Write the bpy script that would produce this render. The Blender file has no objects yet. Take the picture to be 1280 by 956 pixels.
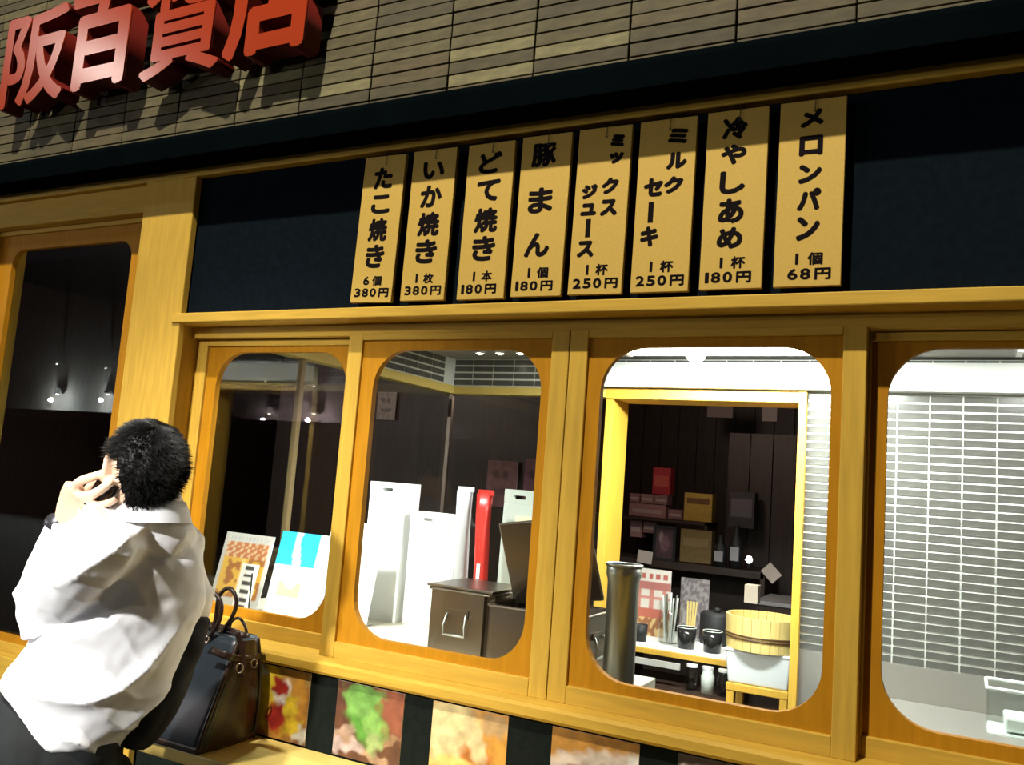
import bpy, bmesh, math, random
from mathutils import Vector, Matrix, noise
random.seed(7)
C = bpy.context.scene.collection
SC = bpy.context.scene

# ------------------------------------------------------------------ camera
FOC = 1088.0
AX = ((0.88671564, 0.45637579, 0.07386821),      # right
      (0.01361679, 0.13392824, -0.99089748),     # down
      (-0.46211465, 0.87965014, 0.11254189))     # forward
CAM = Vector((0, -1.8, 1.55))
cd = bpy.data.cameras.new('camera'); cam = bpy.data.objects.new('camera', cd); C.objects.link(cam)
cd.sensor_width = 36; cd.lens = FOC * 36 / 1280; cd.clip_start = .02
m = Matrix(((AX[0][0], -AX[1][0], -AX[2][0]), (AX[0][1], -AX[1][1], -AX[2][1]), (AX[0][2], -AX[1][2], -AX[2][2]))).to_4x4()
m.translation = CAM; cam.matrix_world = m
SC.camera = cam

def W(px, py, dep):
    "point at a given depth along the viewing axis (used to measure the figure and the shop's goods off the photograph)"
    a, b = (px - 640) / FOC, (py - 478) / FOC
    return Vector([CAM[i] + dep * (AX[0][i] * a + AX[1][i] * b + AX[2][i]) for i in range(3)])
def at(px, py, Y):
    "point on the plane y = Y"
    a, b = (px - 640) / FOC, (py - 478) / FOC
    d = [AX[0][i] * a + AX[1][i] * b + AX[2][i] for i in range(3)]
    t = (Y - CAM.y) / d[1]
    return Vector((d[0] * t, Y, CAM.z + d[2] * t))

# ------------------------------------------------------------------ world, exposure, lights
w = bpy.data.worlds.new('night'); SC.world = w; w.use_nodes = True
w.node_tree.nodes['Background'].inputs[0].default_value = (.50, .58, .72, 1)
w.node_tree.nodes['Background'].inputs[1].default_value = .035
SC.view_settings.view_transform = 'Standard'; SC.view_settings.look = 'None'
SC.view_settings.exposure = 0.35; SC.view_settings.gamma = 1; SC.view_settings.use_curve_mapping = False

def light(kind, name, loc, energy, col=(1, 1, 1), size=.1, to=None, **kw):
    l = bpy.data.lights.new(name, kind); l.energy = energy; l.color = col
    if kind == 'AREA':
        l.shape = 'RECTANGLE'; l.size = size; l.size_y = kw.pop('size_y', size)
    else: l.shadow_soft_size = size
    for k, v in kw.items(): setattr(l, k, v)
    o = bpy.data.objects.new(name, l); C.objects.link(o); o.location = loc
    if to is not None:
        o.rotation_euler = (Vector(to) - Vector(loc)).to_track_quat('-Z', 'Y').to_euler()
    return o
light('SPOT', 'left_street_lamp', (-5.3, -2.15, 4.15), 32, (1.0, .95, .86), .06, (-2.2, 0, 2.2), spot_size=math.radians(70), spot_blend=.6)
light('SPOT', 'front_fill_spot', (-2.3, -6.2, 2.9), 90, (1.0, .93, .84), .10, (-1.5, 0, 1.6), spot_size=math.radians(60), spot_blend=.6)  # added fill light from the front, lifts the shirt and the canopy shadow
light('SPOT', 'shirt_fill_spot', (-1.45, -3.7, 2.9), 760, (1.0, .97, .92), .08, (-1.72, -.35, 1.12), spot_size=math.radians(34), spot_blend=.9)  # added spot aimed at the man to brighten his shirt, the post and ledge
light('SPOT', 'street_floodlight', (-1.35, -3.1, 6.0), 1250, (1.0, .93, .80), .07, (-1.75, 0, 1.5), spot_size=math.radians(66), spot_blend=.55)
light('AREA', 'kitchen_tube_light', (-.75, 1.55, 2.085), 55, (.95, 1, .95), 1.0, (-.75, 1.75, 1.0), size_y=.10)
light('AREA', 'kitchen_tube_light_right', (.6, 1.35, 2.085), 9, (1, 1, .95), .9, (.6, 1.7, 1.0), size_y=.10)
light('SPOT', 'counter_spot', (-1.85, .19, 2.10), 60, (.95, 1, 1), .03, (-1.78, .62, 1.15), spot_size=math.radians(115), spot_blend=.8)  # unseen spot added to blow out the leaflets and white boards
light('SPOT', 'tub_spot', (-1.0, 2.75, 2.35), 60, (1, .95, .85), .04, (-1.05, 2.65, .8), spot_size=math.radians(50), spot_blend=.6)
light('POINT', 'shop_glow', (-1.6, 3.4, 2.3), 16.0, (1, .75, .62), .1)
light('POINT', 'shop_glow_left', (-3.6, 2.2, 2.3), 12, (1, .75, .62), .1)

# ------------------------------------------------------------------ materials
MATS = {}
def mat(name, col, rough=.6, metal=0, noise_amt=0, scale=20, stretch=(1, 1, 1), bump=0, emit=None, estr=0, spec=.5, coat=0, col2=None):
    if name in MATS: return MATS[name]
    mt = bpy.data.materials.new(name); mt.use_nodes = True; nt = mt.node_tree
    b = nt.nodes['Principled BSDF']
    b.inputs['Base Color'].default_value = (*col, 1); b.inputs['Roughness'].default_value = rough
    b.inputs['Metallic'].default_value = metal; b.inputs['Specular IOR Level'].default_value = spec
    b.inputs['Coat Weight'].default_value = coat
    if noise_amt or bump:
        tc = nt.nodes.new('ShaderNodeTexCoord'); mp = nt.nodes.new('ShaderNodeMapping')
        mp.inputs['Scale'].default_value = stretch
        nz = nt.nodes.new('ShaderNodeTexNoise'); nz.inputs['Scale'].default_value = scale; nz.inputs['Detail'].default_value = 6
        nt.links.new(tc.outputs['Object'], mp.inputs[0]); nt.links.new(mp.outputs[0], nz.inputs['Vector'])
        if noise_amt:
            rp = nt.nodes.new('ShaderNodeValToRGB')
            lo = col2 if col2 else tuple(c * (1 - noise_amt) for c in col)
            rp.color_ramp.elements[0].color = (*lo, 1); rp.color_ramp.elements[1].color = (*[min(1, c * (1 + noise_amt * .35)) for c in col], 1)
            rp.color_ramp.elements[0].position = .3; rp.color_ramp.elements[1].position = .7
            nt.links.new(nz.outputs[0], rp.inputs[0]); nt.links.new(rp.outputs[0], b.inputs['Base Color'])
        if bump:
            bp = nt.nodes.new('ShaderNodeBump'); bp.inputs['Strength'].default_value = bump; bp.inputs['Distance'].default_value = .002
            nt.links.new(nz.outputs[0], bp.inputs['Height']); nt.links.new(bp.outputs[0], b.inputs['Normal'])
    if emit:
        b.inputs['Emission Color'].default_value = (*emit, 1); b.inputs['Emission Strength'].default_value = estr
    MATS[name] = mt; return mt
def glass_mat():
    mt = bpy.data.materials.new('window_glass'); mt.use_nodes = True; nt = mt.node_tree
    nt.nodes.clear(); o = nt.nodes.new('ShaderNodeOutputMaterial')
    t = nt.nodes.new('ShaderNodeBsdfTransparent'); g = nt.nodes.new('ShaderNodeBsdfGlossy'); x = nt.nodes.new('ShaderNodeMixShader')
    t.inputs[0].default_value = (.96, .98, .97, 1); g.inputs['Roughness'].default_value = .0
    f = nt.nodes.new('ShaderNodeFresnel'); f.inputs[0].default_value = 1.5
    ge = nt.nodes.new('ShaderNodeNewGeometry'); sb = nt.nodes.new('ShaderNodeMath'); sb.operation = 'SUBTRACT'; sb.inputs[0].default_value = 1.0
    mu = nt.nodes.new('ShaderNodeMath'); mu.operation = 'MULTIPLY'          # only the pane's near face reflects, the far face just lets light out
    nt.links.new(ge.outputs['Backfacing'], sb.inputs[1]); nt.links.new(f.outputs[0], mu.inputs[0]); nt.links.new(sb.outputs[0], mu.inputs[1])
    nt.links.new(mu.outputs[0], x.inputs[0]); nt.links.new(t.outputs[0], x.inputs[1]); nt.links.new(g.outputs[0], x.inputs[2]); nt.links.new(x.outputs[0], o.inputs[0])
    return mt
def vcol_mat(name, rough=.45):
    mt = bpy.data.materials.new(name); mt.use_nodes = True; nt = mt.node_tree
    a = nt.nodes.new('ShaderNodeVertexColor'); a.layer_name = 'print'
    nt.links.new(a.outputs[0], nt.nodes['Principled BSDF'].inputs['Base Color'])
    nt.nodes['Principled BSDF'].inputs['Roughness'].default_value = rough
    return mt
GLASS = glass_mat(); PRINT = vcol_mat('printed_paper')
wood_v = mat('pale_wood_upright', (.52, .32, .045), .55, noise_amt=.16, scale=14, stretch=(6, 6, .5), bump=.15, spec=.12)
wood_h = mat('pale_wood_level', (.52, .32, .045), .55, noise_amt=.16, scale=14, stretch=(.5, 6, 6), bump=.15, spec=.12)
board_m = mat('orange_board', (.42, .185, .008), .55, noise_amt=.14, scale=14, stretch=(6, 6, .6), bump=.1, spec=.08)
navy = mat('navy_panel', (.0052, .0082, .0112), .7, noise_amt=.2, scale=60, spec=0)
fascia_m = mat('dark_fascia', (.0016, .0028, .0034), .6, noise_amt=.2, scale=8, spec=0)
joint = mat('dark_joint', (.018, .014, .008), .9)
steel = mat('stainless', (.50, .51, .47), .38, .85, bump=.12, scale=30, stretch=(1, 1, 12))
steel_d = mat('stainless_dull', (.22, .185, .15), .33, 1, bump=.1, scale=30, stretch=(12, 1, 1))
white = mat('white_plastic', (.86, .87, .86), .4)
cream = mat('cream_laminate', (.74, .70, .56), .4, noise_amt=.05, scale=9)
kraft = mat('kraft_board', (.50, .318, .048), .75, noise_amt=.08, scale=160)
ink = mat('black_ink', (.008, .006, .006), .95, spec=.05)
black = mat('black_matte', (.012, .012, .013), .6)
dwood = mat('dark_brown_wood', (.050, .026, .018), .5, noise_amt=.4, scale=9, stretch=(7, 7, .5))
dwood_h = mat('dark_brown_shelf', (.045, .024, .017), .5, noise_amt=.3, scale=9, stretch=(.5, 7, 7))
shirt_m = mat('white_cotton', (.90, .91, .94), .85, bump=.06, scale=500)
skin_m = mat('skin', (.80, .56, .40), .5, noise_amt=.1, scale=25)
hair_m = mat('black_hair', (.008, .008, .008), .55, spec=.35)
trouser_m = mat('charcoal_cloth', (.008, .011, .012), .9, noise_amt=.35, scale=14)
leather = mat('brown_leather', (.035, .018, .012), .32, noise_amt=.3, scale=40)
bagcloth = mat('blue_black_coated_cloth', (.022, .034, .048), .34, noise_amt=.35, scale=9)
brass = mat('buckle_metal', (.55, .47, .36), .25, 1)
yellow_w = mat('golden_wood', (.68, .40, .05), .45, noise_amt=.1, scale=14, stretch=(6, 6, .5))
pale_w = mat('tub_wood', (.78, .60, .22), .5, noise_amt=.14, scale=14, stretch=(6, 6, .6))
clear_p = mat('frosted_plastic', (.62, .66, .68), .3)
red_face = mat('red_enamel_face', (.27, .028, .005), .25, spec=.5)
red_side = mat('dark_red_return', (.13, .010, .006), .5, spec=.2)
asphalt = mat('pavement', (.05, .05, .05), .8, noise_amt=.3, scale=12)

# ------------------------------------------------------------------ mesh helpers
def box_bm(bm, x0, x1, y0, y1, z0, z1):
    vs = [bm.verts.new((x, y, z)) for x in (x0, x1) for y in (y0, y1) for z in (z0, z1)]
    for f in ((0, 1, 3, 2), (4, 6, 7, 5), (0, 4, 5, 1), (2, 3, 7, 6), (0, 2, 6, 4), (1, 5, 7, 3)):
        bm.faces.new([vs[i] for i in f])
    return vs
def bevel(bm, r, seg=2):
    if r > 0: bmesh.ops.bevel(bm, geom=bm.edges[:], offset=r, segments=seg, affect='EDGES', profile=.5, clamp_overlap=True)
def link(name, bm, m, parent=None, smooth=False, loc=None, rot=None):
    bmesh.ops.recalc_face_normals(bm, faces=bm.faces)
    me = bpy.data.meshes.new(name); bm.to_mesh(me); bm.free()
    if smooth:
        for p in me.polygons: p.use_smooth = True
    if m: me.materials.append(m)
    return link_me(name, me, parent, loc, rot)
def link_me(name, me, parent=None, loc=None, rot=None):
    o = bpy.data.objects.new(name, me); C.objects.link(o)
    if parent: o.parent = parent
    if loc is not None: o.location = loc
    if rot is not None: o.rotation_euler = rot
    return o
def box(name, x0, x1, y0, y1, z0, z1, m, parent=None, r=0, seg=2, loc=None, rot=None):
    bm = bmesh.new(); box_bm(bm, x0, x1, y0, y1, z0, z1); bevel(bm, r, seg)
    return link(name, bm, m, parent, loc=loc, rot=rot)
def tag(o, label, cat, group=None):
    o['label'] = label; o['category'] = cat
    if group: o['group'] = group
    return o
def thing(name, label, cat, loc=(0, 0, 0), rotz=0, group=None):
    o = bpy.data.objects.new(name, None); C.objects.link(o); o.location = loc; o.rotation_euler = (0, 0, rotz)
    o.empty_display_size = .05
    return tag(o, label, cat, group)
def struct(o):
    o['kind'] = 'structure'; return o
def lathe(prof, n=32, bm=None, cx=0, cy=0, sx=1, sy=1):
    "prof: list of (radius, z); closed on the axis when radius is 0"
    bm = bm or bmesh.new(); rings = []
    for r, z in prof:
        if r < 1e-6: rings.append([bm.verts.new((cx, cy, z))])
        else: rings.append([bm.verts.new((cx + sx * r * math.cos(2 * math.pi * k / n), cy + sy * r * math.sin(2 * math.pi * k / n), z)) for k in range(n)])
    for a, b in zip(rings, rings[1:]):
        for k in range(n):
            if len(a) == 1 and len(b) > 1: bm.faces.new([a[0], b[k], b[(k + 1) % n]])
            elif len(b) == 1 and len(a) > 1: bm.faces.new([a[k], b[0], a[(k + 1) % n]])
            elif len(a) > 1: bm.faces.new([a[k], b[k], b[(k + 1) % n], a[(k + 1) % n]])
    return bm
def tube(pts, radii, n=12, bm=None, squash=None, cap=True):
    "tube through points; radii number, list, or list of (ru, rv); squash = direction of the rv axis"
    bm = bm or bmesh.new(); pts = [Vector(p) for p in pts]
    if not isinstance(radii, (list, tuple)): radii = [radii] * len(pts)
    prev = None; rings = []
    for i, p in enumerate(pts):
        t = (pts[min(i + 1, len(pts) - 1)] - pts[max(i - 1, 0)]).normalized()
        if squash is not None: ref = Vector(squash)
        else: ref = prev if prev is not None else (Vector((0, 0, 1)) if abs(t.z) < .9 else Vector((1, 0, 0)))
        v = (ref - t * ref.dot(t)).normalized(); u = v.cross(t); prev = v
        r = radii[i]; ru, rv = (r if isinstance(r, (list, tuple)) else (r, r))
        rings.append([bm.verts.new(p + u * ru * math.cos(2 * math.pi * k / n) + v * rv * math.sin(2 * math.pi * k / n)) for k in range(n)])
    for a, b in zip(rings, rings[1:]):
        for k in range(n): bm.faces.new([a[k], b[k], b[(k + 1) % n], a[(k + 1) % n]])
    if cap: bm.faces.new(rings[0][::-1]); bm.faces.new(rings[-1])
    return bm
def smooth_path(pts, sub=4):
    pts = [Vector(p) for p in pts]; out = []
    for i in range(len(pts) - 1):
        p0 = pts[max(i - 1, 0)]; p1 = pts[i]; p2 = pts[i + 1]; p3 = pts[min(i + 2, len(pts) - 1)]
        for k in range(sub):
            t = k / sub
            out.append(.5 * ((2 * p1) + (p2 - p0) * t + (2 * p0 - 5 * p1 + 4 * p2 - p3) * t * t + (3 * p1 - p0 - 3 * p2 + p3) * t ** 3))
    out.append(pts[-1]); return out
def lerp_list(v, sub):
    out = []
    for a, b in zip(v, v[1:]):
        for k in range(sub):
            t = k / sub
            out.append(tuple(x + (y - x) * t for x, y in zip(a, b)) if isinstance(a, tuple) else a + (b - a) * t)
    out.append(v[-1]); return out
def ellipsoid(bm, c, r, rot=None, seg=24):
    M = Matrix.Translation(c) @ (rot.to_4x4() if rot else Matrix()) @ Matrix.Diagonal((*r, 1))
    bmesh.ops.create_uvsphere(bm, u_segments=seg, v_segments=seg // 2, radius=1, matrix=M)
def remeshed(bm, voxel, smooth=6):
    bmesh.ops.recalc_face_normals(bm, faces=bm.faces)
    me = bpy.data.meshes.new('tmp'); bm.to_mesh(me); bm.free()
    o = bpy.data.objects.new('tmp', me); C.objects.link(o)
    md = o.modifiers.new('r', 'REMESH'); md.mode = 'VOXEL'; md.voxel_size = voxel
    if smooth:
        s = o.modifiers.new('s', 'SMOOTH'); s.iterations = smooth; s.factor = .5
    out = bpy.data.meshes.new_from_object(o.evaluated_get(bpy.context.evaluated_depsgraph_get()))
    bpy.data.objects.remove(o)
    for p in out.polygons: p.use_smooth = True
    return out
def rrect(x0, x1, z0, z1, r, n=8):
    pts = []
    for cx, cz, a0 in ((x1 - r, z1 - r, 0), (x0 + r, z1 - r, 90), (x0 + r, z0 + r, 180), (x1 - r, z0 + r, 270)):
        for k in range(n + 1):
            a = math.radians(a0 + 90 * k / n); pts.append((cx + r * math.cos(a), cz + r * math.sin(a)))
    return pts
def board_with_hole(name, X0, X1, Z0, Z1, hx0, hx1, hz0, hz1, r, y0, y1, m, parent):
    "flat board with a rounded opening, real thickness"
    inner = rrect(hx0, hx1, hz0, hz1, r); cx, cz = (hx0 + hx1) / 2, (hz0 + hz1) / 2
    outer = []
    for x, z in inner:
        dx, dz = x - cx, z - cz
        s = min(((X1 if dx > 0 else X0) - cx) / dx if abs(dx) > 1e-9 else 1e9, ((Z1 if dz > 0 else Z0) - cz) / dz if abs(dz) > 1e-9 else 1e9)
        outer.append([cx + dx * s, cz + dz * s])
    for X, Z in ((X0, Z0), (X0, Z1), (X1, Z0), (X1, Z1)):
        i = min(range(len(outer)), key=lambda k: (outer[k][0] - X) ** 2 + (outer[k][1] - Z) ** 2); outer[i] = [X, Z]
    bm = bmesh.new(); L = []
    for y in (y0, y1):
        L.append(([bm.verts.new((x, y, z)) for x, z in inner], [bm.verts.new((x, y, z)) for x, z in outer]))
    n = len(inner)
    for k in range(n):
        j = (k + 1) % n
        for (i_, o_) in L: bm.faces.new([i_[k], i_[j], o_[j], o_[k]])
        bm.faces.new([L[0][0][k], L[1][0][k], L[1][0][j], L[0][0][j]]); bm.faces.new([L[0][1][k], L[0][1][j], L[1][1][j], L[1][1][k]])
    return link(name, bm, m, parent)
def glyph_mesh(ch, boxes, off=.001, depth=0, nb=8):
    "merge glyphs stretched into target boxes (x0,x1,z0,z1) -> mesh in the xz plane facing -y"
    bm = bmesh.new()
    for c, (x0, x1, z0, z1) in zip(ch, boxes):
        cu = bpy.data.curves.new('g', 'FONT'); cu.body = c; cu.extrude = .5 if depth else 0; cu.resolution_u = 3
        o = bpy.data.objects.new('g', cu); C.objects.link(o)
        me = bpy.data.meshes.new_from_object(o.evaluated_get(bpy.context.evaluated_depsgraph_get()))
        xs = [v.co.x for v in me.vertices]; ys = [v.co.y for v in me.vertices]
        ax, bx, ay, by = min(xs), max(xs), min(ys), max(ys); x0 += off; x1 -= off; z0 += off; z1 -= off
        base = [((v.co.x - ax) / (bx - ax) * (x1 - x0) + x0, -v.co.z * depth, (v.co.y - ay) / (by - ay) * (z1 - z0) + z0) for v in me.vertices]
        for kk in range(nb):
            aa = 2 * math.pi * kk / nb
            for v, q in zip(me.vertices, base): v.co = (q[0] + off * math.cos(aa), q[1] + kk * .00003, q[2] + off * math.sin(aa))
            bm.from_mesh(me)
        bpy.data.objects.remove(o); bpy.data.curves.remove(cu); bpy.data.meshes.remove(me)
    return bm
def print_card(name, w, h, fn, parent=None, nx=40, ny=40, thick=.002, loc=None, rot=None):
    "card with a printed picture: face -y, x 0..w, z 0..h, colour fn(u,v) u right v up"
    bm = bmesh.new(); lay = bm.loops.layers.float_color.new('print')
    g = [[bm.verts.new((w * i / nx, 0, h * j / ny)) for i in range(nx + 1)] for j in range(ny + 1)]
    for j in range(ny):
        for i in range(nx):
            f = bm.faces.new([g[j][i], g[j][i + 1], g[j + 1][i + 1], g[j + 1][i]])
            for l in f.loops: l[lay] = (*fn(l.vert.co.x / w, l.vert.co.z / h), 1)
    b = [bm.verts.new(p) for p in ((0, thick, 0), (w, thick, 0), (w, thick, h), (0, thick, h))]
    fs = [bm.faces.new([b[3], b[2], b[1], b[0]])]
    fs.append(bm.faces.new([b[0], b[1]] + [g[0][i] for i in range(nx, -1, -1)]))
    fs.append(bm.faces.new([b[2], b[3]] + [g[ny][i] for i in range(nx + 1)]))
    fs.append(bm.faces.new([b[3], b[0]] + [g[j][0] for j in range(ny + 1)]))
    fs.append(bm.faces.new([b[1], b[2]] + [g[j][nx] for j in range(ny, -1, -1)]))
    for f in fs:
        for l in f.loops: l[lay] = (.8, .8, .78, 1)
    return link(name, bm, PRINT, parent, loc=loc, rot=rot)
def blobs(bg, items, jit=.05, sc=9):
    def fn(u, v):
        n = Vector((u * sc, v * sc, 3.1)); u2 = u + jit * noise.noise(n); v2 = v + jit * noise.noise(n + Vector((7, 3, 1)))
        c = bg
        for cx, cy, rx, ry, ang, col in items:
            a = math.radians(ang); dx, dy = u2 - cx, v2 - cy
            x = (dx * math.cos(a) + dy * math.sin(a)) / rx; y = (-dx * math.sin(a) + dy * math.cos(a)) / ry
            w_ = max(0, min(1, (1.3 - (x * x + y * y)) / .8)); c = tuple(p + (q - p) * w_ for p, q in zip(c, col))
        k = .76 + .3 * noise.noise(Vector((u * 7, v * 7, 9))) + .12 * noise.noise(Vector((u * 20, v * 20, 4)))
        return tuple(max(0, min(1, q * k)) for q in c)
    return fn

# ------------------------------------------------------------------ tiled upper wall
wf = struct(box('wall_front', -5.2, 3.2, .012, .30, 2.44, 3.9, joint))
bm = bmesh.new(); box_bm(bm, -.1215, .1215, 0, .02, -.0155, .0155); bevel(bm, .0012, 1)
bmesh.ops.recalc_face_normals(bm, faces=bm.faces)
tile_me = bpy.data.meshes.new('tile'); bm.to_mesh(tile_me); bm.free()
tcols = [(.125, .105, .062), (.100, .084, .048), (.152, .130, .080), (.088, .072, .044), (.26, .235, .155), (.135, .105, .066)]
tmats = [mat('stone_tile_%d' % i, (c[0] * .62, c[1] * .60, c[2] * .38), .8, noise_amt=.35, scale=22, stretch=(1, 1, 3), bump=.4) for i, c in enumerate(tcols)]
tmesh = []
for t in tmats:
    q = tile_me.copy(); q.materials.append(t); tmesh.append(q)
far_bm = bmesh.new(); ntile = 0
for r in range(30):
    z = 2.5615 + .0344 * (r - 2)
    for c in range(-12, 22):
        x = -1.3235 + .2476 * (-c + 5)
        top = 3.30 + (x + 3.15) * (-.248)          # what the frame still shows
        if x < -3.95 or z > max(top, 2.62) + .03 or x > .25:
            if -5.1 < x < 2.6: box_bm(far_bm, x - .1215, x + .1215, 0, .02, z - .0155, z + .0155)
            continue
        k = random.choices(range(6), (24, 20, 18, 14, 6, 18))[0]
        if ntile < 298:
            o = link_me('tile', tmesh[k], wf, (x + random.uniform(-.001, .001), random.uniform(-.0015, .0012), z)); ntile += 1
        else: box_bm(far_bm, x - .1215, x + .1215, 0, .02, z - .0155, z + .0155)
o = link('tiling', far_bm, tmats[0], wf); o['kind'] = 'stuff'
print('tiles', ntile)

# fascia with bullnose top, wooden rail beneath
bm = bmesh.new()
prof = [(-.130, 2.400), (-.130, 2.455), (-.126, 2.466), (-.116, 2.474), (.0, 2.482), (.012, 2.482), (.012, 2.412), (.0, 2.412), (-.118, 2.400)]
A = [bm.verts.new((-5.2, y, z)) for y, z in prof]; B = [bm.verts.new((3.2, y, z)) for y, z in prof]
for k in range(len(prof)):
    j = (k + 1) % len(prof); bm.faces.new([A[k], B[k], B[j], A[j]])
bm.faces.new(A[::-1]); bm.faces.new(B)
struct(link('trim_1', bm, fascia_m))
struct(box('trim_2', -5.2, 3.2, -.022, .03, 2.386, 2.414, wood_h, r=.004))            # rail under the fascia
navy_low = mat('dark_lower_panel', (.010, .0125, .0105), .7, noise_amt=.2, scale=60, spec=0)
wn = struct(box('wall_sign_panel', -2.07, 3.2, .004, .05, 1.955, 2.39, navy))
struct(box('trim_3', -2.075, 3.2, -.032, .10, 1.938, 1.966, wood_h, r=.003))         # lip over the windows
struct(box('trim_4', -2.075, 3.2, .045, .14, 1.905, 1.94, wood_h, r=.002))           # head of the window recess
bm = bmesh.new(); box_bm(bm, -2.285, -2.072, 0, .16, 0, 2.386); box_bm(bm, -2.262, -2.046, -.024, -.0005, 0, 2.386); bevel(bm, .003)
struct(link('trim_5', bm, wood_v))                                                    # wide post
struct(box('trim_6', -2.075, -2.066, .0, .115, 1.05, 1.94, wood_v, r=.002))
# sill
bm = bmesh.new(); prof = [(-.014, 1.040), (-.018, 1.046), (-.018, 1.064), (-.012, 1.071), (.10, 1.078), (.12, 1.078), (.12, 1.038), (-.01, 1.038)]
A = [bm.verts.new((-2.075, y, z)) for y, z in prof]; B = [bm.verts.new((3.2, y, z)) for y, z in prof]
for k in range(len(prof)):
    j = (k + 1) % len(prof); bm.faces.new([A[k], B[k], B[j], A[j]])
bm.faces.new(A[::-1]); bm.faces.new(B)
struct(link('trim_7', bm, wood_h))
struct(box('wall_lower', -2.075, 3.2, .006, .12, 0, 1.04, navy_low))
# left bay: header, recessed window, rail
struct(box('trim_8', -5.2, -2.28, .0, .10, 2.300, 2.388, wood_h, r=.003))
struct(box('trim_9', -5.2, -2.28, -.002, .10, .70, .885, wood_h, r=.003))
struct(box('wall_left_lower', -5.2, -2.28, .01, .10, 0, .70, navy))

def win(n, x0, x1, z0, z1, y, stile, rail_t, rail_b, hole, r=.10, th=.034, stiles=(1, 1)):
    e = bpy.data.objects.new('window_%d' % n, None); C.objects.link(e); e['kind'] = 'structure'; e.empty_display_size = .05
    if stiles[0]: box('stile', x0, x0 + stile, y, y + th, z0, z1, wood_v, e, r=.0025)
    if stiles[1]: box('stile', x1 - stile, x1, y, y + th, z0, z1, wood_v, e, r=.0025)
    box('top_rail', x0 + stile, x1 - stile, y, y + th, z1 - rail_t, z1, wood_h, e, r=.002)
    box('bottom_rail', x0 + stile, x1 - stile, y, y + th, z0, z0 + rail_b, wood_h, e, r=.002)
    board_with_hole('board', x0 + stile - .004, x1 - stile + .004, z0 + rail_b - .004, z1 - rail_t + .004, *hole, r, y + .010, y + .028, board_m, e)
    box('glass_pane', hole[0] - .012, hole[1] + .012, y + .0285, y + .0325, hole[2] - .012, hole[3] + .012, GLASS, e)
    return e
win(1, -2.067, -1.424, 1.073, 1.903, .070, .045, .018, .042, (-1.982, -1.495, 1.142, 1.868))
win(2, -1.461, -.8185, 1.073, 1.909, .030, .045, .018, .040, (-1.376, -.888, 1.135, 1.866))
win(3, -.8165, -.174, 1.073, 1.909, .030, .045, .018, .040, (-.738, -.240, 1.135, 1.870))
win(4, -.214, .430, 1.073, 1.903, .070, .045, .018, .042, (-.138, .350, 1.142, 1.872))
win(5, -3.10, -2.288, .884, 2.300, .040, .018, .016, .03, (-3.005, -2.385, .935, 2.232), r=.06)
win(6, -4.0, -3.16, .884, 2.300, .040, .018, .016, .03, (-3.9, -3.24, .935, 2.232), r=.06)
struct(box('trim_10', -3.16, -3.10, .0, .16, .88, 2.302, wood_v, r=.003))
struct(box('trim_11', .43, .62, .0, .16, 1.07, 1.94, wood_v, r=.003))
struct(box('wall_outer_left', -5.2, -4.0, .0, .16, .88, 2.302, wood_v))
struct(box('wall_outer_right', .62, 3.2, .0, .16, 1.07, 1.94, wood_v))

# ------------------------------------------------------------------ red channel letters
def letter(ch, x0, x1, z0, z1, label, off=.005):
    t = thing('sign_letter', label, 'sign letter', ((x0 + x1) / 2, -.10, z0), group='red letters on the tiled wall')
    hx = (x1 - x0) / 2
    link('letter_return', glyph_mesh(ch, [(-hx, hx, 0, z1 - z0)], off, .062), red_side, t, loc=(0, .036, 0))
    link('letter_face', glyph_mesh(ch, [(-hx, hx, 0, z1 - z0)], off, .004), red_face, t, loc=(0, 0, 0))
    for sx in (-.6, .6):
        bm = tube([(sx * hx, .06, (z1 - z0) * .3), (sx * hx, .105, (z1 - z0) * .3)], .006, 8); link('mounting_stud', bm, steel_d, t)
letter('阪', -2.965, -2.628, 2.680, 3.02, 'red raised letter 阪 on the tiled wall, cut by the left edge', .008)
letter('百', -2.622, -2.300, 2.690, 3.03, 'red raised letter 百 with white glare, second from the left', .012)
letter('貨', -2.265, -1.925, 2.672, 3.02, 'red raised letter 貨 on the tiled wall between 百 and 店', .007)
letter('店', -1.915, -1.585, 2.680, 3.02, 'red raised letter 店 on the tiled wall, rightmost of the four', .012)

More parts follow.
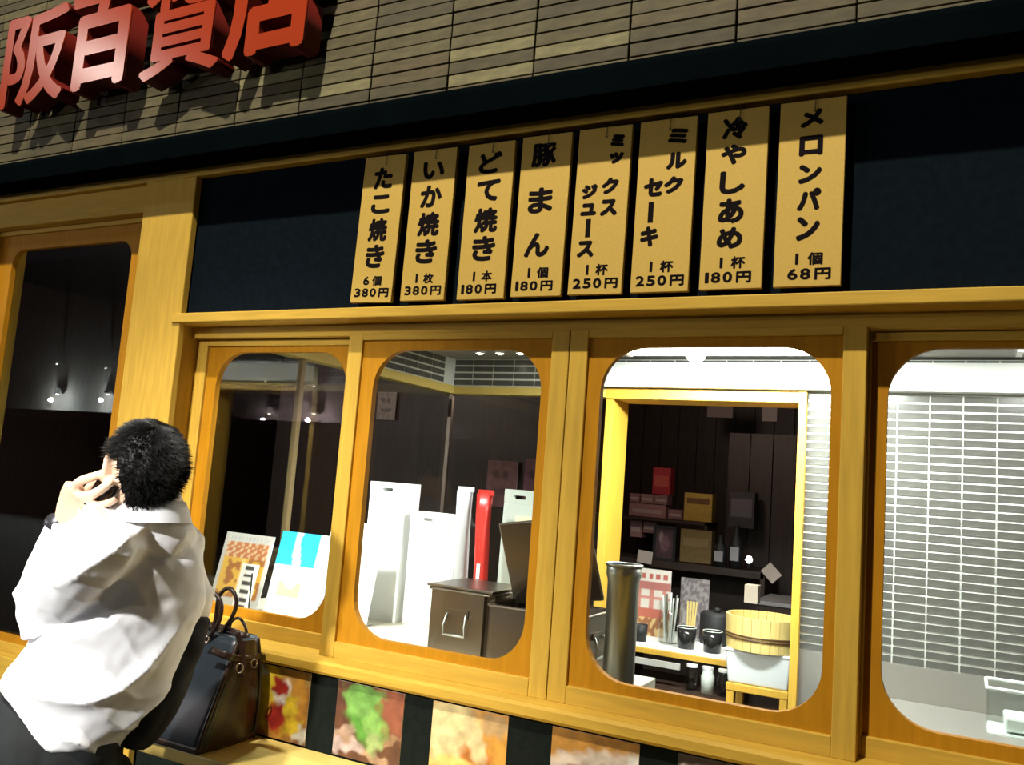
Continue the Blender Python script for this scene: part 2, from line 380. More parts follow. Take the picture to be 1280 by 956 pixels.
# ------------------------------------------------------------------ price signs
SW, SH = .129, .389
def price_sign(x, ztop, tilt, main, line2, price, label):
    t = thing('menu_sign', label, 'sign', (x, -.034, ztop), group='hanging menu boards under the fascia')
    t.rotation_euler = (0, tilt, 0)
    bm = bmesh.new(); box_bm(bm, -SW / 2, SW / 2, 0, .012, -SH, 0); bevel(bm, .001, 1); link('board', bm, kraft, t)
    chs, bxs = '', []
    for ch, cx, y0, y1, wd in main:
        if ch == '|': continue
        chs += ch; bxs.append((SW * (cx - wd / 2 - .5), SW * (cx + wd / 2 - .5), -SH * y1, -SH * y0))
    for c_, b_ in zip(chs, bxs): link('character', glyph_mesh(c_, [b_], .0031), ink, t, loc=(0, -.0006, 0))
    for ch, cx, y0, y1, wd in main:
        if ch == '|':
            bm = bmesh.new(); x0 = SW * (cx - .5); box_bm(bm, x0 - .006, x0 + .006, -.0008, 0, -SH * y1, -SH * y0); bevel(bm, .0003, 1); link('long_vowel_stroke', bm, ink, t)
    a, b = line2
    for c_, b_ in zip(a + b, [(SW * (-.18 if a == '1' else -.22), SW * -.13 if a == '1' else SW * -.07, -SH * .885, -SH * .825), (SW * .0, SW * .23, -SH * .89, -SH * .822)]): link('digit' if c_.isdigit() else 'character', glyph_mesh(c_, [b_], .0012), ink, t, loc=(0, -.0006, 0))
    n = len(price); x = -.42 if n == 3 else -.30; bxs = []
    for d in price:
        wd = .085 if d == '1' else .175
        bxs.append((SW * (x + .01), SW * (x + wd - .01), -SH * .965, -SH * .905)); x += wd + .015
    x += .035; bxs.append((SW * x, SW * min(x + .24, .46), -SH * .968, -SH * .905))
    for c_, b_ in zip(price + '円', bxs): link('digit' if c_.isdigit() else 'character', glyph_mesh(c_, [b_], .0013), ink, t, loc=(0, -.0006, 0))
    bm = tube([(.004, -.003, -.022), (.006, -.004, .006), (.004, .004, .014)], .0008, 6); tube([(.004, -.002, -.024), (.004, .004, -.024)], .002, 8, bm)
    link('hanging_pin', bm, black, t)
def col(s, ys, cx=.5, wd=.5): return [(c, cx, a, b, wd) for c, (a, b) in zip(s, ys)]
price_sign(-1.347, 2.366, .02, col('たこ焼き', ((.08, .23), (.27, .40), (.43, .59), (.61, .77)), .5, .46), ('6', '個'), '380', 'kraft menu board reading たこ焼き 6個 380円, leftmost of the row')
price_sign(-1.194, 2.366, .01, col('いか焼き', ((.08, .20), (.24, .39), (.42, .58), (.60, .76)), .5, .5), ('1', '枚'), '380', 'kraft menu board reading いか焼き 1枚 380円, second from left')
price_sign(-1.031, 2.364, .003, col('どて焼き', ((.06, .20), (.24, .38), (.42, .58), (.60, .76)), .5, .5), ('1', '本'), '180', 'kraft menu board reading どて焼き 1本 180円, third from left')
price_sign(-.882, 2.366, .008, col('豚まん', ((.05, .20), (.33, .49), (.61, .76)), .46, .5), ('1', '個'), '180', 'kraft menu board reading 豚まん 1個 180円, fourth from left')
price_sign(-.735, 2.366, .010, col('ミッ', ((.05, .13), (.16, .23)), .74, .27) + col('クス', ((.31, .41), (.44, .54)), .66, .32) + col('ジュ', ((.34, .43), (.455, .53)), .28, .30) + [('|', .3, .55, .66, 0)] + col('ス', ((.68, .78),), .28, .32), ('1', '杯'), '250', 'kraft menu board reading ミックスジュース 1杯 250円, fifth from left')
price_sign(-.587, 2.366, .006, col('ミル', ((.06, .155), (.20, .30)), .68, .36) + col('ク', ((.34, .44),), .65, .34) + col('セ', ((.34, .45),), .30, .34) + [('|', .28, .48, .60, 0)] + col('キ', ((.62, .74),), .28, .32), ('1', '杯'), '250', 'kraft menu board reading ミルクセーキ 1杯 250円, sixth from left')
price_sign(-.435, 2.367, .004, col('冷やしあめ', ((.04, .17), (.195, .31), (.345, .475), (.50, .64), (.66, .78)), .46, .42), ('1', '杯'), '180', 'kraft menu board reading 冷やしあめ 1杯 180円, second from right')
price_sign(-.283, 2.367, .003, col('メロンパン', ((.05, .15), (.195, .305), (.35, .455), (.48, .60), (.63, .76)), .49, .36), ('1', '個'), '68', 'kraft menu board reading メロンパン 1個 68円, rightmost of the row')

# ------------------------------------------------------------------ food posters on the lower wall
Y_, R_, G_, Wt, Br, Or, Cr = (.85, .60, .04), (.42, .03, .02), (.10, .30, .04), (.85, .82, .74), (.13, .05, .025), (.70, .33, .05), (.75, .60, .30)
posters = [
 (-1.655, 'food photo poster of cut fruit in red and yellow, beside the handbag', blobs((.25, .10, .04), [(.75, .92, .5, .12, -8, (.45, .30, .12)), (.5, .45, .5, .5, 0, Or), (.45, .6, .14, .55, 15, Y_), (.22, .5, .12, .4, 10, Y_), (.62, .62, .22, .22, 0, Wt), (.50, .72, .16, .14, -30, R_), (.30, .72, .14, .10, 60, Y_), (.50, .30, .19, .24, -20, R_), (.72, .5, .12, .2, 0, Y_), (.85, .75, .14, .2, 0, Or), (.18, .9, .1, .1, 0, Wt), (.78, .2, .16, .14, 30, Y_), (.92, .14, .16, .10, 30, Wt)], .07)),
 (-1.370, 'food photo poster of chopped green onion on dark sauce, second from the left', blobs(Br, [(.78, .72, .35, .35, 0, (.32, .10, .05)), (.2, .35, .3, .1, 30, (.45, .30, .22)), (.5, .12, .5, .07, -20, (.42, .26, .15)), (.75, .3, .3, .06, 25, (.35, .2, .1)), (.2, .15, .25, .1, 10, (.55, .42, .38)), (.45, .58, .26, .42, 30, G_), (.35, .75, .22, .22, 0, (.20, .42, .09)), (.60, .48, .16, .24, 20, (.24, .46, .10)), (.45, .9, .3, .1, 0, (.16, .35, .07)), (.62, .28, .12, .16, 0, (.35, .45, .16))], .09, 8)),
 (-1.091, 'food photo poster of pale yellow dumplings with brown filling, middle of the row', blobs(Or, [(.30, .6, .40, .5, 0, Cr), (.25, .85, .3, .2, 0, (.80, .66, .32)), (.62, .35, .22, .3, 10, (.55, .18, .03)), (.35, .2, .3, .18, 0, (.85, .62, .18)), (.6, .6, .12, .3, 20, Cr), (.85, .85, .2, .15, 0, (.55, .35, .15))], .06)),
 (-.785, 'food photo poster of browned rolls in white wrapping, fourth from the left', blobs((.50, .24, .04), [(.5, .66, .65, .16, 12, (.62, .52, .42)), (.5, .25, .6, .35, 8, (.33, .15, .04)), (.25, .4, .13, .2, 0, (.16, .07, .02)), (.55, .45, .15, .2, 0, (.16, .06, .02)), (.80, .45, .12, .2, 0, (.36, .18, .05)), (.95, .6, .1, .3, 0, Wt)], .07)),
 (-.505, 'food photo poster with white food on a dark plate, rightmost of the row', blobs((.10, .07, .05), [(.25, .75, .2, .2, 0, Wt), (.6, .8, .3, .12, 0, (.4, .3, .2)), (.5, .4, .4, .3, 0, (.5, .3, .12))], .07))]
for x, lab, fn in posters:
    o = print_card('food_poster', .198, .176, fn, None, 60, 54, .002, (x, .0035, .854)); tag(o, lab, 'poster', 'food photo posters under the sill')

# ------------------------------------------------------------------ ledge
t = thing('counter_ledge', 'pale wooden ledge shelf carrying the handbag, under the food posters', 'ledge', (-1.82, 0, 0))
box('shelf_top', 0, 3.6, -.205, .004, .820, .850, yellow_w and mat('ledge_wood', (.74, .56, .16), .4, noise_amt=.1, scale=14, stretch=(.5, 6, 6)), t, r=.003)
for dx in (.30, 1.5, 2.7):
    bm = bmesh.new(); vs = [bm.verts.new(p) for p in ((dx, .005, .82), (dx, -.17, .82), (dx, .005, .62), (dx + .03, .005, .82), (dx + .03, -.17, .82), (dx + .03, .005, .62))]
    for f in ((0, 1, 2), (3, 5, 4), (0, 3, 4, 1), (1, 4, 5, 2), (0, 2, 5, 3)): bm.faces.new([vs[i] for i in f])
    link('bracket', bm, wood_v, t)

# ------------------------------------------------------------------ ground outside
struct(box('ground', -28, 10, -13, .0, -.06, 0, asphalt))
# ------------------------------------------------------------------ kitchen room
struct(box('floor', -7, 3.4, .0, 6.4, -.06, 0, mat('dark_floor', (.05, .045, .04), .5)))
kc = struct(box('ceiling', -2.36, 3.2, .12, 2.2, 2.152, 2.20, mat('grey_ceiling', (.30, .28, .25), .8)))
struct(box('wall_kitchen_right', 3.1, 3.2, .12, 2.2, 0, 2.152, white))
grout = mat('white_grout', (.72, .73, .68), .6)
itile = mat('grey_brown_glazed_tile', (.115, .112, .10), .22, noise_amt=.3, scale=15)
def tile_wall(name, x0, x1, z0, z1, y, limit, along='x', sgn=-1):
    "grout slab with raised tiles"
    if along == 'x': base = struct(box(name, x0, x1, y, y + .05, z0, z1, grout))
    else: base = struct(box(name, y - .05, y, x0, x1, z0, z1, grout))
    bm = bmesh.new()
    if along == 'x': box_bm(bm, -.0555, .0555, -.003, .002, -.0128, .0128)
    else: box_bm(bm, -.002, .003, -.0555, .0555, -.0128, .0128)
    bmesh.ops.recalc_face_normals(bm, faces=bm.faces); me = bpy.data.meshes.new('tile'); bm.to_mesh(me); bm.free(); me.materials.append(itile)
    n = 0; rest = bmesh.new(); R = []
    rows = int((z1 - z0) / .034); cols = int((x1 - x0) / .117)
    for c in range(cols):
        for r in range(rows):
            R.append((x0 + .0585 + .117 * c, z1 - .017 - .034 * r))
    R.sort(key=lambda q: q[0] if along == 'x' else -q[0])
    for q in R:
        if n < limit:
            link_me('tile', me, base, (q[0], y, q[1]) if along == 'x' else (y, q[0], q[1])); n += 1
        elif along == 'x': box_bm(rest, q[0] - .0555, q[0] + .0555, y - .003, y + .002, q[1] - .0128, q[1] + .0128)
        else: box_bm(rest, y - .002, y + .003, q[0] - .0555, q[0] + .0555, q[1] - .0128, q[1] + .0128)
    if len(rest.verts): o = link('tiling', rest, itile, base); o['kind'] = 'stuff'
    else: rest.free()
    return base
tile_wall('wall_back', -.592, 3.1, .958, 2.012, 2.0, 290)
tile_wall('wall_back_upper', -2.34, 3.1, 2.012, 2.152, 2.0, 290)
tile_wall('wall_left_upper', .14, 1.998, 2.012, 2.152, -2.33, 60, along='y')
steel_l = mat('stainless_panel', (.34, .32, .29), .42, .55, bump=.08, scale=30, stretch=(12, 1, 1))
struct(box('wall_back_lower', -.592, 3.1, 1.99, 2.05, 0, .958, steel_l))
struct(box('trim_12', -2.34, -1.487, 1.975, 2.05, 1.972, 2.010, mat('beam_wood', (.70, .52, .14), .45, noise_amt=.08, scale=12, stretch=(.5, 6, 6))))
struct(box('trim_13', -2.385, -2.315, .14, 2.05, 1.972, 2.012, MATS['beam_wood']))
struct(box('trim_14', -1.50, 3.1, 1.93, 1.995, 2.018, 2.130, mat('white_valance', (.86, .87, .84), .5)))
# door frame opening through the back wall
d1 = bpy.data.objects.new('door_1', None); C.objects.link(d1); d1['kind'] = 'structure'
box('jamb', -1.487, -1.452, 1.985, 2.20, .0, 2.012, yellow_w, d1, r=.002)
box('jamb', -.618, -.586, 1.965, 2.20, .0, 2.012, yellow_w, d1, r=.002)
box('head', -1.487, -.586, 1.975, 2.20, 1.966, 2.014, yellow_w, d1, r=.002)
# glass partition
struct(box('window_7', -2.31, -1.487, 2.0, 2.008, .9, 1.972, GLASS))
struct(box('window_8', -2.352, -2.346, .14, 2.0, .9, 1.972, GLASS))
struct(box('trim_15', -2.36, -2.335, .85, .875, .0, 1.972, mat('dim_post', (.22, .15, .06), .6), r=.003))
struct(box('trim_16', -2.345, -2.325, 1.985, 2.005, .0, 1.972, steel_d))
struct(box('wall_partition_low', -2.375, -2.335, .14, 2.0, 0, .9, dwood))
struct(box('wall_partition_back', -2.34, -1.487, 1.985, 2.03, 0, .9, dwood))
# beige header seen beyond the partition
struct(box('trim_17', -3.3, -2.48, 1.0, 1.12, 1.895, 1.975, mat('beige_header', (.20, .17, .10), .6)))
# dark shop beyond
ws = struct(box('wall_far', -7, 3.4, 6.0, 6.1, 0, 2.9, dwood))
bm = bmesh.new()
for k in range(60):
    x = -6.9 + k * .17; o = box('plank', x, x + .155, 5.97, 6.0, 0, 2.9, dwood, ws)
struct(box('wall_far_left', -7.1, -7, .1, 6.1, 0, 2.9, dwood))
struct(box('wall_far_right', 3.3, 3.4, 2.2, 6.1, 0, 2.9, dwood))
struct(box('ceiling_shop', -7, 3.4, .1, 6.1, 2.9, 2.96, mat('dark_ceiling', (.05, .045, .05), .8)))
wp = struct(box('wall_closet', -1.62, .6, 5.0, 5.05, 0, 2.05, dwood))
for k in range(13):
    box('plank', -1.62 + k * .17, -1.62 + k * .17 + .160, 4.975, 5.0, 0, 2.05, dwood, wp)

# ceiling lights in the kitchen
em_white = mat('lamp_white', (1, 1, 1), .5, emit=(1, 1, .96), estr=14)
em_small = mat('lamp_small', (1, 1, 1), .5, emit=(1, .9, .7), estr=18)
for x0, lab in ((-1.25, 'fluorescent ceiling fixture above the doorway, washed out white'), (.15, 'fluorescent ceiling fixture over the tiled wall, right')):
    t = thing('fluorescent_fixture', lab, 'light', (x0, 1.55, 2.10))
    box('housing', 0, 1.0, -.06, .06, .028, .052, white, t, r=.004)
    for dy in (-.03, .03): link('tube', tube([(.03, dy, .016), (.97, dy, .016)], .0125, 12), em_white, t, smooth=True)
    for dx in (0, .98): box('end_cap', dx, dx + .02, -.055, .055, .0, .030, white, t, r=.002)
for px, lab in ((514, 'tiny round ceiling downlight, leftmost above the tiled corner'), (600, 'tiny round ceiling downlight, second from left above the tiled corner'), (625, 'tiny round ceiling downlight, third from left above the tiled corner'), (651, 'tiny round ceiling downlight nearest the middle window post')):
    p = at(px, 441, 1.5); k = (2.146 - 1.55) / (p.z - 1.55); p = CAM + (p - CAM) * k
    t = thing('downlight', lab, 'light', (p.x, p.y, 2.146), group='downlights over the kitchen')
    link('bezel', lathe([(.0, .006), (.026, .006), (.028, .0), (.020, -.004), (.018, .0), (0, .0)], 20), white, t)
    link('bulb', lathe([(0, -.002), (.014, -.002), (.010, -.008), (0, -.010)], 16), em_small, t)

# ------------------------------------------------------------------ inner counter and the goods on it
t = thing('serving_counter', 'cream topped counter inside the left windows holding leaflets and steel boxes', 'counter', (0, 0, 0))
box('worktop', -2.32, -1.38, .125, 1.05, 1.018, 1.05, cream, t, r=.003); box('worktop', -1.3795, -.735, .125, .565, 1.018, 1.05, cream, t, r=.003)
box('body', -2.30, -1.39, .14, 1.03, 0, 1.018, white, t); box('body', -1.389, -.745, .14, .55, 0, 1.018, white, t)

def steel_box(name, label, x0, x1, y0, y1, z0, z1, lid=None, hside='front', m=steel):
    t = thing(name, label, 'box', ((x0 + x1) / 2, (y0 + y1) / 2, z0)); hx, hy, h = (x1 - x0) / 2, (y1 - y0) / 2, z1 - z0
    bm = bmesh.new()
    vs = box_bm(bm, -hx, hx, -hy, hy, 0, h)
    bmesh.ops.bevel(bm, geom=[e for e in bm.edges if abs(e.verts[0].co.z - e.verts[1].co.z) > .01], offset=.022, segments=5, affect='EDGES')
    top = [f for f in bm.faces if all(v.co.z > h - 1e-4 for v in f.verts)]
    r = bmesh.ops.inset_region(bm, faces=top, thickness=.003); top = [f for f in bm.faces if all(v.co.z > h - 1e-4 for v in f.verts) and f.calc_area() > hx * hy]
    for f in top: bmesh.ops.translate(bm, verts=f.verts, vec=(0, 0, -h + .01))
    link('body', bm, m, t)
    bm = bmesh.new(); q = [(x * 1.0, y) for x, y in rrect(-hx - .003, hx + .003, -hy - .003, hy + .003, .024, 5)]
    pts = [(x, y, h - .004) for x, y in q]; pts.append(pts[0]); tube(pts, .0035, 8, bm, cap=False); link('rim', bm, m, t)
    bm = bmesh.new()
    if hside == 'front':
        yy = -hy; box_bm(bm, -.035, .035, yy - .004, yy, h * .62, h * .72); P = [(-.030, yy - .006, h * .66), (-.033, yy - .018, h * .5), (-.034, yy - .014, h * .36), (.034, yy - .014, h * .36), (.033, yy - .018, h * .5), (.030, yy - .006, h * .66)]
    else:
        xx = hx; box_bm(bm, xx, xx + .004, -.035, .035, h * .62, h * .72); P = [(xx + .006, -.030, h * .66), (xx + .018, -.033, h * .5), (xx + .014, -.034, h * .36), (xx + .014, .034, h * .36), (xx + .018, .033, h * .5), (xx + .006, .030, h * .66)]
    link('handle_plate', bm, m, t); link('handle', tube(P, .0032, 8), steel, t, smooth=True)
    return t
b1 = steel_box('steel_box', 'low stainless steel bin with front drop handle, lower right of second window', -1.340, -1.135, .335, .545, 1.05, 1.240, m=steel_d)
bm = bmesh.new(); box_bm(bm, -.106, .106, -.108, .108, .191, .199); bevel(bm, .003); link('lid', bm, steel_d, b1)
b2 = steel_box('steel_box', 'stainless steel bin with its lid leaning open, behind the middle window posts', -1.118, -.845, .28, .50, 1.05, 1.225, hside='side', m=steel_d)
bm = bmesh.new(); box_bm(bm, -.135, .135, -.006, .006, 0, .235); bevel(bm, .004)
lid = link('lid', bm, steel_d, b2, loc=(-.005, .06, .18), rot=(.28, -.16, 0)); lid['label'] = 'open steel lid tilted up against the goods behind'
link('lid_handle', tube([(-.05, -.008, .11), (-.05, -.03, .115), (.05, -.03, .115), (.05, -.008, .11)], .004, 8), steel, lid, smooth=True)
t = thing('steel_canister', 'tall round stainless canister with rolled rim at left of third window', 'canister', (-.770, .36, 1.05))
link('body', lathe([(0, 0), (.038, 0), (.040, .004), (.0405, .27), (.045, .283), (.045, .308), (.042, .308), (.041, .280), (.037, .27), (.037, .012), (0, .012)], 40), steel, t, smooth=True)
bm = tube([(.0455 * math.cos(a), .0455 * math.sin(a), .309) for a in [2 * math.pi * k / 40 for k in range(41)]], .0035, 8); link('rim', bm, steel, t, smooth=True)
# boards standing at the left of window 2
def cutting_board(x, y, z0, w_, h_, th, m, label, rx=.0, hole=True, rz=0):
    t = thing('cutting_board', label, 'board', (x, y, z0)); t.rotation_euler = (rx, 0, rz)
    if hole:
        box('slab', -w_ / 2, w_ / 2, 0, th, 0, h_ - .045, m, t, r=.002)
        board_with_hole('slab_end', -w_ / 2, w_ / 2, h_ - .045, h_, -.022, .022, h_ - .030, h_ - .018, .005, 0, th, m, t)
    else: box('slab', -w_ / 2, w_ / 2, 0, th, 0, h_, m, t, r=.004)
    box('foot_strip', -w_ / 2 + .005, w_ / 2 - .005, -.001, th + .001, .0, .006, m, t)
cutting_board(-1.765, .70, 1.05, .150, .465, .09, white, 'tall white plastic board with a hanging slot, glaring in second window')
cutting_board(-1.600, .72, 1.05, .150, .375, .06, white, 'shorter white plastic board right of the tall glaring one')
cutting_board(-1.262, .70, 1.05, .110, .475, .012, mat('grey_green_plastic', (.46, .52, .46), .5), 'grey green plastic board with hanging slot behind the red packet', rx=-.03)
def packet(x, y, z0, w_, h_, m, label, stripe=None):
    t = thing('packet', label, 'packet', (x, y, z0))
    bm = bmesh.new(); n = 8; L = []
    for j in range(n + 1):
        v = j / n; th = .012 * math.sin(math.pi * min(1, v * 1.0 + .02)) + .001; k = 1 - .10 * math.sin(math.pi * v)
        L.append([bm.verts.new((sx * w_ / 2 * k + .004 * math.sin(5 * v), sy * th, h_ * v)) for sx, sy in ((-1, 0), (-.5, -1), (.5, -1), (1, 0), (.5, 1), (-.5, 1))])
    for a, b in zip(L, L[1:]):
        for k in range(6): bm.faces.new([a[k], b[k], b[(k + 1) % 6], a[(k + 1) % 6]])
    bm.faces.new(L[0]); bm.faces.new(L[-1][::-1]); link('bag', bm, m, t, smooth=True)
    bm = bmesh.new(); box_bm(bm, -w_ / 2, w_ / 2, -.001, .001, h_ - .004, h_ + .012); link('crimp', bm, m, t)
    if stripe:
        bm = bmesh.new(); box_bm(bm, -.006, .006, -.0145, -.0125, h_ * .42, h_ * .52); link('white_label', bm, white, t)
packet(-1.430, .66, 1.05, .060, .46, mat('pale_packet', (.70, .72, .74), .35), 'narrow white plastic packet standing left of the red one')
packet(-1.345, .64, 1.05, .058, .455, mat('red_packet', (.62, .03, .02), .35), 'narrow red plastic packet standing behind the steel bin', stripe=True)
t = tag(box('paper_sheet', -1.235, -1.135, .64, .646, 1.05, 1.445, mat('cream_paper', (.78, .74, .50), .7), rot=None), 'cream paper sheet standing behind the open steel lid', 'paper')

# leaflets in window 1
def food_cover(u, v):
    if u < .07 or u > .93 or v < .20: c = (.55, .53, .48)
    elif v > .88: c = (.50, .50, .50) if (int(u * 26) % 2 and .90 < v < .96) else (.62, .60, .55)
    elif v > .68: c = (.52, .17, .06) if (int(u * 20 + 3 * math.sin(v * 40)) % 3) else (.70, .52, .30)
    else:
        n = noise.noise(Vector((u * 6, v * 8, 0))); c = (.72, .42, .06) if n > -.08 else (.38, .14, .03)
        if abs(u - .5) < .05: c = (.85, .58, .18)
    return c
def blue_cover(u, v):
    n = noise.noise(Vector((u * 4, v * 4, 5)))
    if v > .62 and u < .75: return (.02, .42, .68) if n > -.3 else (.45, .70, .78)
    if .25 < v < .45 and .15 < u < .6 and n > -.1: return (.70, .55, .25)
    return (.80, .82, .80) if n > -.35 else (.45, .62, .70)
def strip_cover(u, v):
    k = (v * 7) % 1
    return (.06, .06, .06) if (.25 < k < .75 and .25 < u < .75) else (.80, .80, .78)
def pale_cover(u, v):
    n = noise.noise(Vector((u * 7, v * 9, 2))); return (.62, .64, .62) if n > .25 else (.84, .85, .83)
def card(name, x, y, z, w_, h_, fn, label, rz, rx=-.22, nx=36, ny=40):
    t = thing(name, label, 'leaflet', (x, y, z), rz)
    print_card('sheet', w_, h_, fn, t, nx, ny, .003, rot=(rx, 0, 0))
    box('stand_foot', .02, w_ - .02, .0, .07, 0, .004, mat('clear_stand', (.6, .62, .62), .15), t)
card('leaflet', -2.245, .40, 1.052, .215, .262, food_cover, 'leaflet with an orange fried food photo at the left of first window', .0)
card('leaflet', -2.075, .33, 1.052, .070, .175, strip_cover, 'narrow white price strip with black marks between two leaflets', .0)
card('leaflet', -2.020, .42, 1.052, .215, .285, blue_cover, 'white leaflet with a sky blue top, right in first window', .0)
card('leaflet', -1.850, .53, 1.052, .16, .33, pale_cover, 'overexposed white leaflet behind the first window post', .05)
card('leaflet', -1.98, .62, 1.052, .12, .36, pale_cover, 'tall pale leaflet with faint grey marks beside the white boards', .0)
link_ = box('price_stick', -2.003, -1.999, .335, .339, 1.05, 1.20, black); tag(link_, 'thin dark upright stick in front of the blue topped leaflet', 'stick')

# ------------------------------------------------------------------ right part of the kitchen
t = thing('clear_container', 'clear plastic container on the steel worktop, lower right corner', 'container', (.25, 1.75, .83))
clear = mat('clear_box_plastic', (.75, .80, .76), .1)
for a in ((-.17, .17, -.10, -.096, 0, .15), (-.17, .17, .096, .10, 0, .15), (-.17, -.166, -.1, .1, 0, .15), (.166, .17, -.1, .1, 0, .15)): box('side_wall', *a, GLASS, t)
box('base', -.17, .17, -.1, .1, 0, .004, clear, t); link('rim', tube([(x, y, .15) for x, y in rrect(-.172, .172, -.102, .102, .01, 3)] + [(.172, .0, .15)], .006, 8), clear, t)
box('inner_tray', -.12, .14, -.07, .07, .01, .06, clear, t, r=.01)
t = thing('worktop_right', 'stainless steel worktop below the tiled kitchen wall', 'worktop', (0, 0, 0))
box('top', -.50, 3.0, 1.45, 1.985, .800, .83, steel_l, t, r=.004); box('cupboard', -.46, 2.98, 1.50, 1.98, .05, .80, steel_d, t)

# ------------------------------------------------------------------ shop: table, tub, shelf
t = thing('display_table', 'table with white top and golden wood edge seen through the doorway', 'table', (-1.5, 2.85, 0))
box('edge_board', -.42, .52, -.19, .35, .72, .748, yellow_w, t, r=.003); box('table_top', -.42, .52, -.185, .35, .748, .768, white, t, r=.002)
for sx in (-.38, .46):
    for sy in (-.12, .30): box('leg', sx - .02, sx + .02, sy - .02, sy + .02, 0, .72, dwood, t, r=.003)
zt = .768
def drinking_glass(x, y, z, r, h, label, m=None):
    t = thing('drinking_glass', label, 'glass', (x, y, z), group=None)
    link('cup', lathe([(0, 0), (r * .85, 0), (r, h), (r * .92, h), (r * .8, .006), (0, .006)], 20), m or GLASS, t, smooth=True)
    link('rim', tube([(r * .96 * math.cos(k * math.pi / 10), r * .96 * math.sin(k * math.pi / 10), h) for k in range(21)], .0022, 6), clear, t, smooth=True)
drinking_glass(-1.255, 2.72, zt, .050, .105, 'dark drinking glass on the white table, left of the pair', mat('dark_glass', (.02, .02, .02), .08))
drinking_glass(-1.120, 2.72, zt, .050, .105, 'dark drinking glass on the white table, right one beside the tub', MATS['dark_glass'])
t = thing('utensil_jar', 'clear jar of pale utensils standing on the white table', 'jar', (-1.36, 2.76, zt))
link('jar_body', lathe([(0, 0), (.055, 0), (.058, .22), (.054, .22), (.050, .008), (0, .008)], 24), GLASS, t, smooth=True)
for k in range(7):
    a = k * .9; link('utensil', tube([(.02 * math.cos(a), .02 * math.sin(a), .01), (.04 * math.cos(a), .04 * math.sin(a), .24 + .01 * (k % 3))], .005, 6), steel if k % 2 else white, t)
t = thing('chopstick_holder', 'bundle of pale wooden chopsticks beside the utensil jar', 'chopsticks', (-1.275, 2.86, zt))
for k in range(6): link('chopstick', tube([(.006 * k - .015, .004 * (k % 2), 0), (.009 * k - .02, .01 * (k % 2), .22)], .004, 6), pale_w, t)
link('holder', lathe([(0, 0), (.024, 0), (.026, .06), (.022, .06), (.020, .006), (0, .006)], 16), black, t)
t = thing('black_canister', 'squat black canister at the back of the white table', 'canister', (-1.17, 3.0, zt))
link('body', lathe([(0, 0), (.085, 0), (.09, .02), (.09, .15), (.08, .165), (0, .165)], 28), black, t, smooth=True); link('knob', lathe([(0, .165), (.018, .165), (.02, .185), (0, .19)], 16), black, t, smooth=True)
t = thing('small_dark_cup', 'small dark cup left on the white table by the steel canister', 'cup', (-1.50, 2.72, zt))
link('body', lathe([(0, 0), (.03, 0), (.036, .085), (.032, .085), (.028, .006), (0, .006)], 20), black, t, smooth=True); link('rim', tube([(.034 * math.cos(k * math.pi / 10), .034 * math.sin(k * math.pi / 10), .085) for k in range(21)], .002, 6), black, t)
def cal_fn(u, v):
    if v > .80: return (.42, .10, .08) if int(u * 9) % 2 and .84 < v < .93 else (.66, .60, .54)
    if v > .70: return (.40, .14, .12)
    if v > .40: return (.52, .20, .16) if (int(u * 8) % 3 == 0 or int(v * 22) % 4 == 0) else (.62, .56, .50)
    if v > .26: return (.45, .12, .08)
    return (.62, .42, .18) if noise.noise(Vector((u * 8, v * 8, 0))) > 0 else (.30, .12, .05)
t = thing('calendar_card', 'red and white printed card standing at the left of the white table', 'card', (-1.60, 2.92, zt)); print_card('sheet', .19, .36, cal_fn, t, 36, 50, .004); box('stand_foot', .02, .17, .004, .06, 0, .004, clear, t)
t = thing('shelf_note', 'grey printed card on the white table right of the red and white one', 'card', (-1.40, 3.08, zt)); print_card('sheet', .16, .32, lambda u, v: (.30, .27, .27) if noise.noise(Vector((u * 9, v * 14, 1))) > 0 else (.17, .14, .15), t, 24, 40, .004); box('stand_foot', .02, .14, .004, .06, 0, .004, clear, t)

# wooden tub on plastic container on stool
TX, TY = -.83, 2.52
t = thing('wooden_tub', 'round pale wooden rice tub with dark hoops beside the doorway', 'tub', (TX, TY, .858))
R0 = .170
n = 26
for k in range(n):
    a0, a1 = 2 * math.pi * k / n, 2 * math.pi * (k + 1) / n - .012
    bm = bmesh.new(); vs = []
    for r, z in ((R0 - .012, 0), (R0, 0), (R0 + .006, .15), (R0 - .008, .15)):
        for a in (a0, (a0 + a1) / 2, a1): vs.append(bm.verts.new((r * math.cos(a), r * math.sin(a), z)))
    for i in range(4):
        for j in range(2):
            p = (i + 1) % 4; bm.faces.new([vs[i * 3 + j], vs[p * 3 + j], vs[p * 3 + j + 1], vs[i * 3 + j + 1]])
    bm.faces.new([vs[0], vs[3], vs[6], vs[9]]); bm.faces.new([vs[2], vs[11], vs[8], vs[5]]); link('stave', bm, pale_w, t)
link('tub_bottom', lathe([(0, .01), (R0 - .012, .01), (R0 - .012, .022), (0, .022)], 32), pale_w, t)
for z in (.052, .066): link('hoop', tube([((R0 + .005) * math.cos(2 * math.pi * k / 40), (R0 + .005) * math.sin(2 * math.pi * k / 40), z) for k in range(41)], .0042, 6), mat('dark_hoop', (.10, .05, .02), .5), t, smooth=True)
t = thing('plastic_bin', 'frosted plastic bin carrying the wooden tub', 'bin', (TX, TY, .700))
bm = bmesh.new(); vs = [bm.verts.new((sx * a, sy * a * .8, z)) for a, z in ((.135, 0), (.15, .150)) for sx, sy in ((-1, -1), (1, -1), (1, 1), (-1, 1))]
for k in range(4): bm.faces.new([vs[k], vs[(k + 1) % 4], vs[4 + (k + 1) % 4], vs[4 + k]])
bm.faces.new(vs[:4][::-1]); bm.faces.new(vs[4:]); bevel(bm, .01, 3); link('body', bm, clear_p, t, smooth=False)
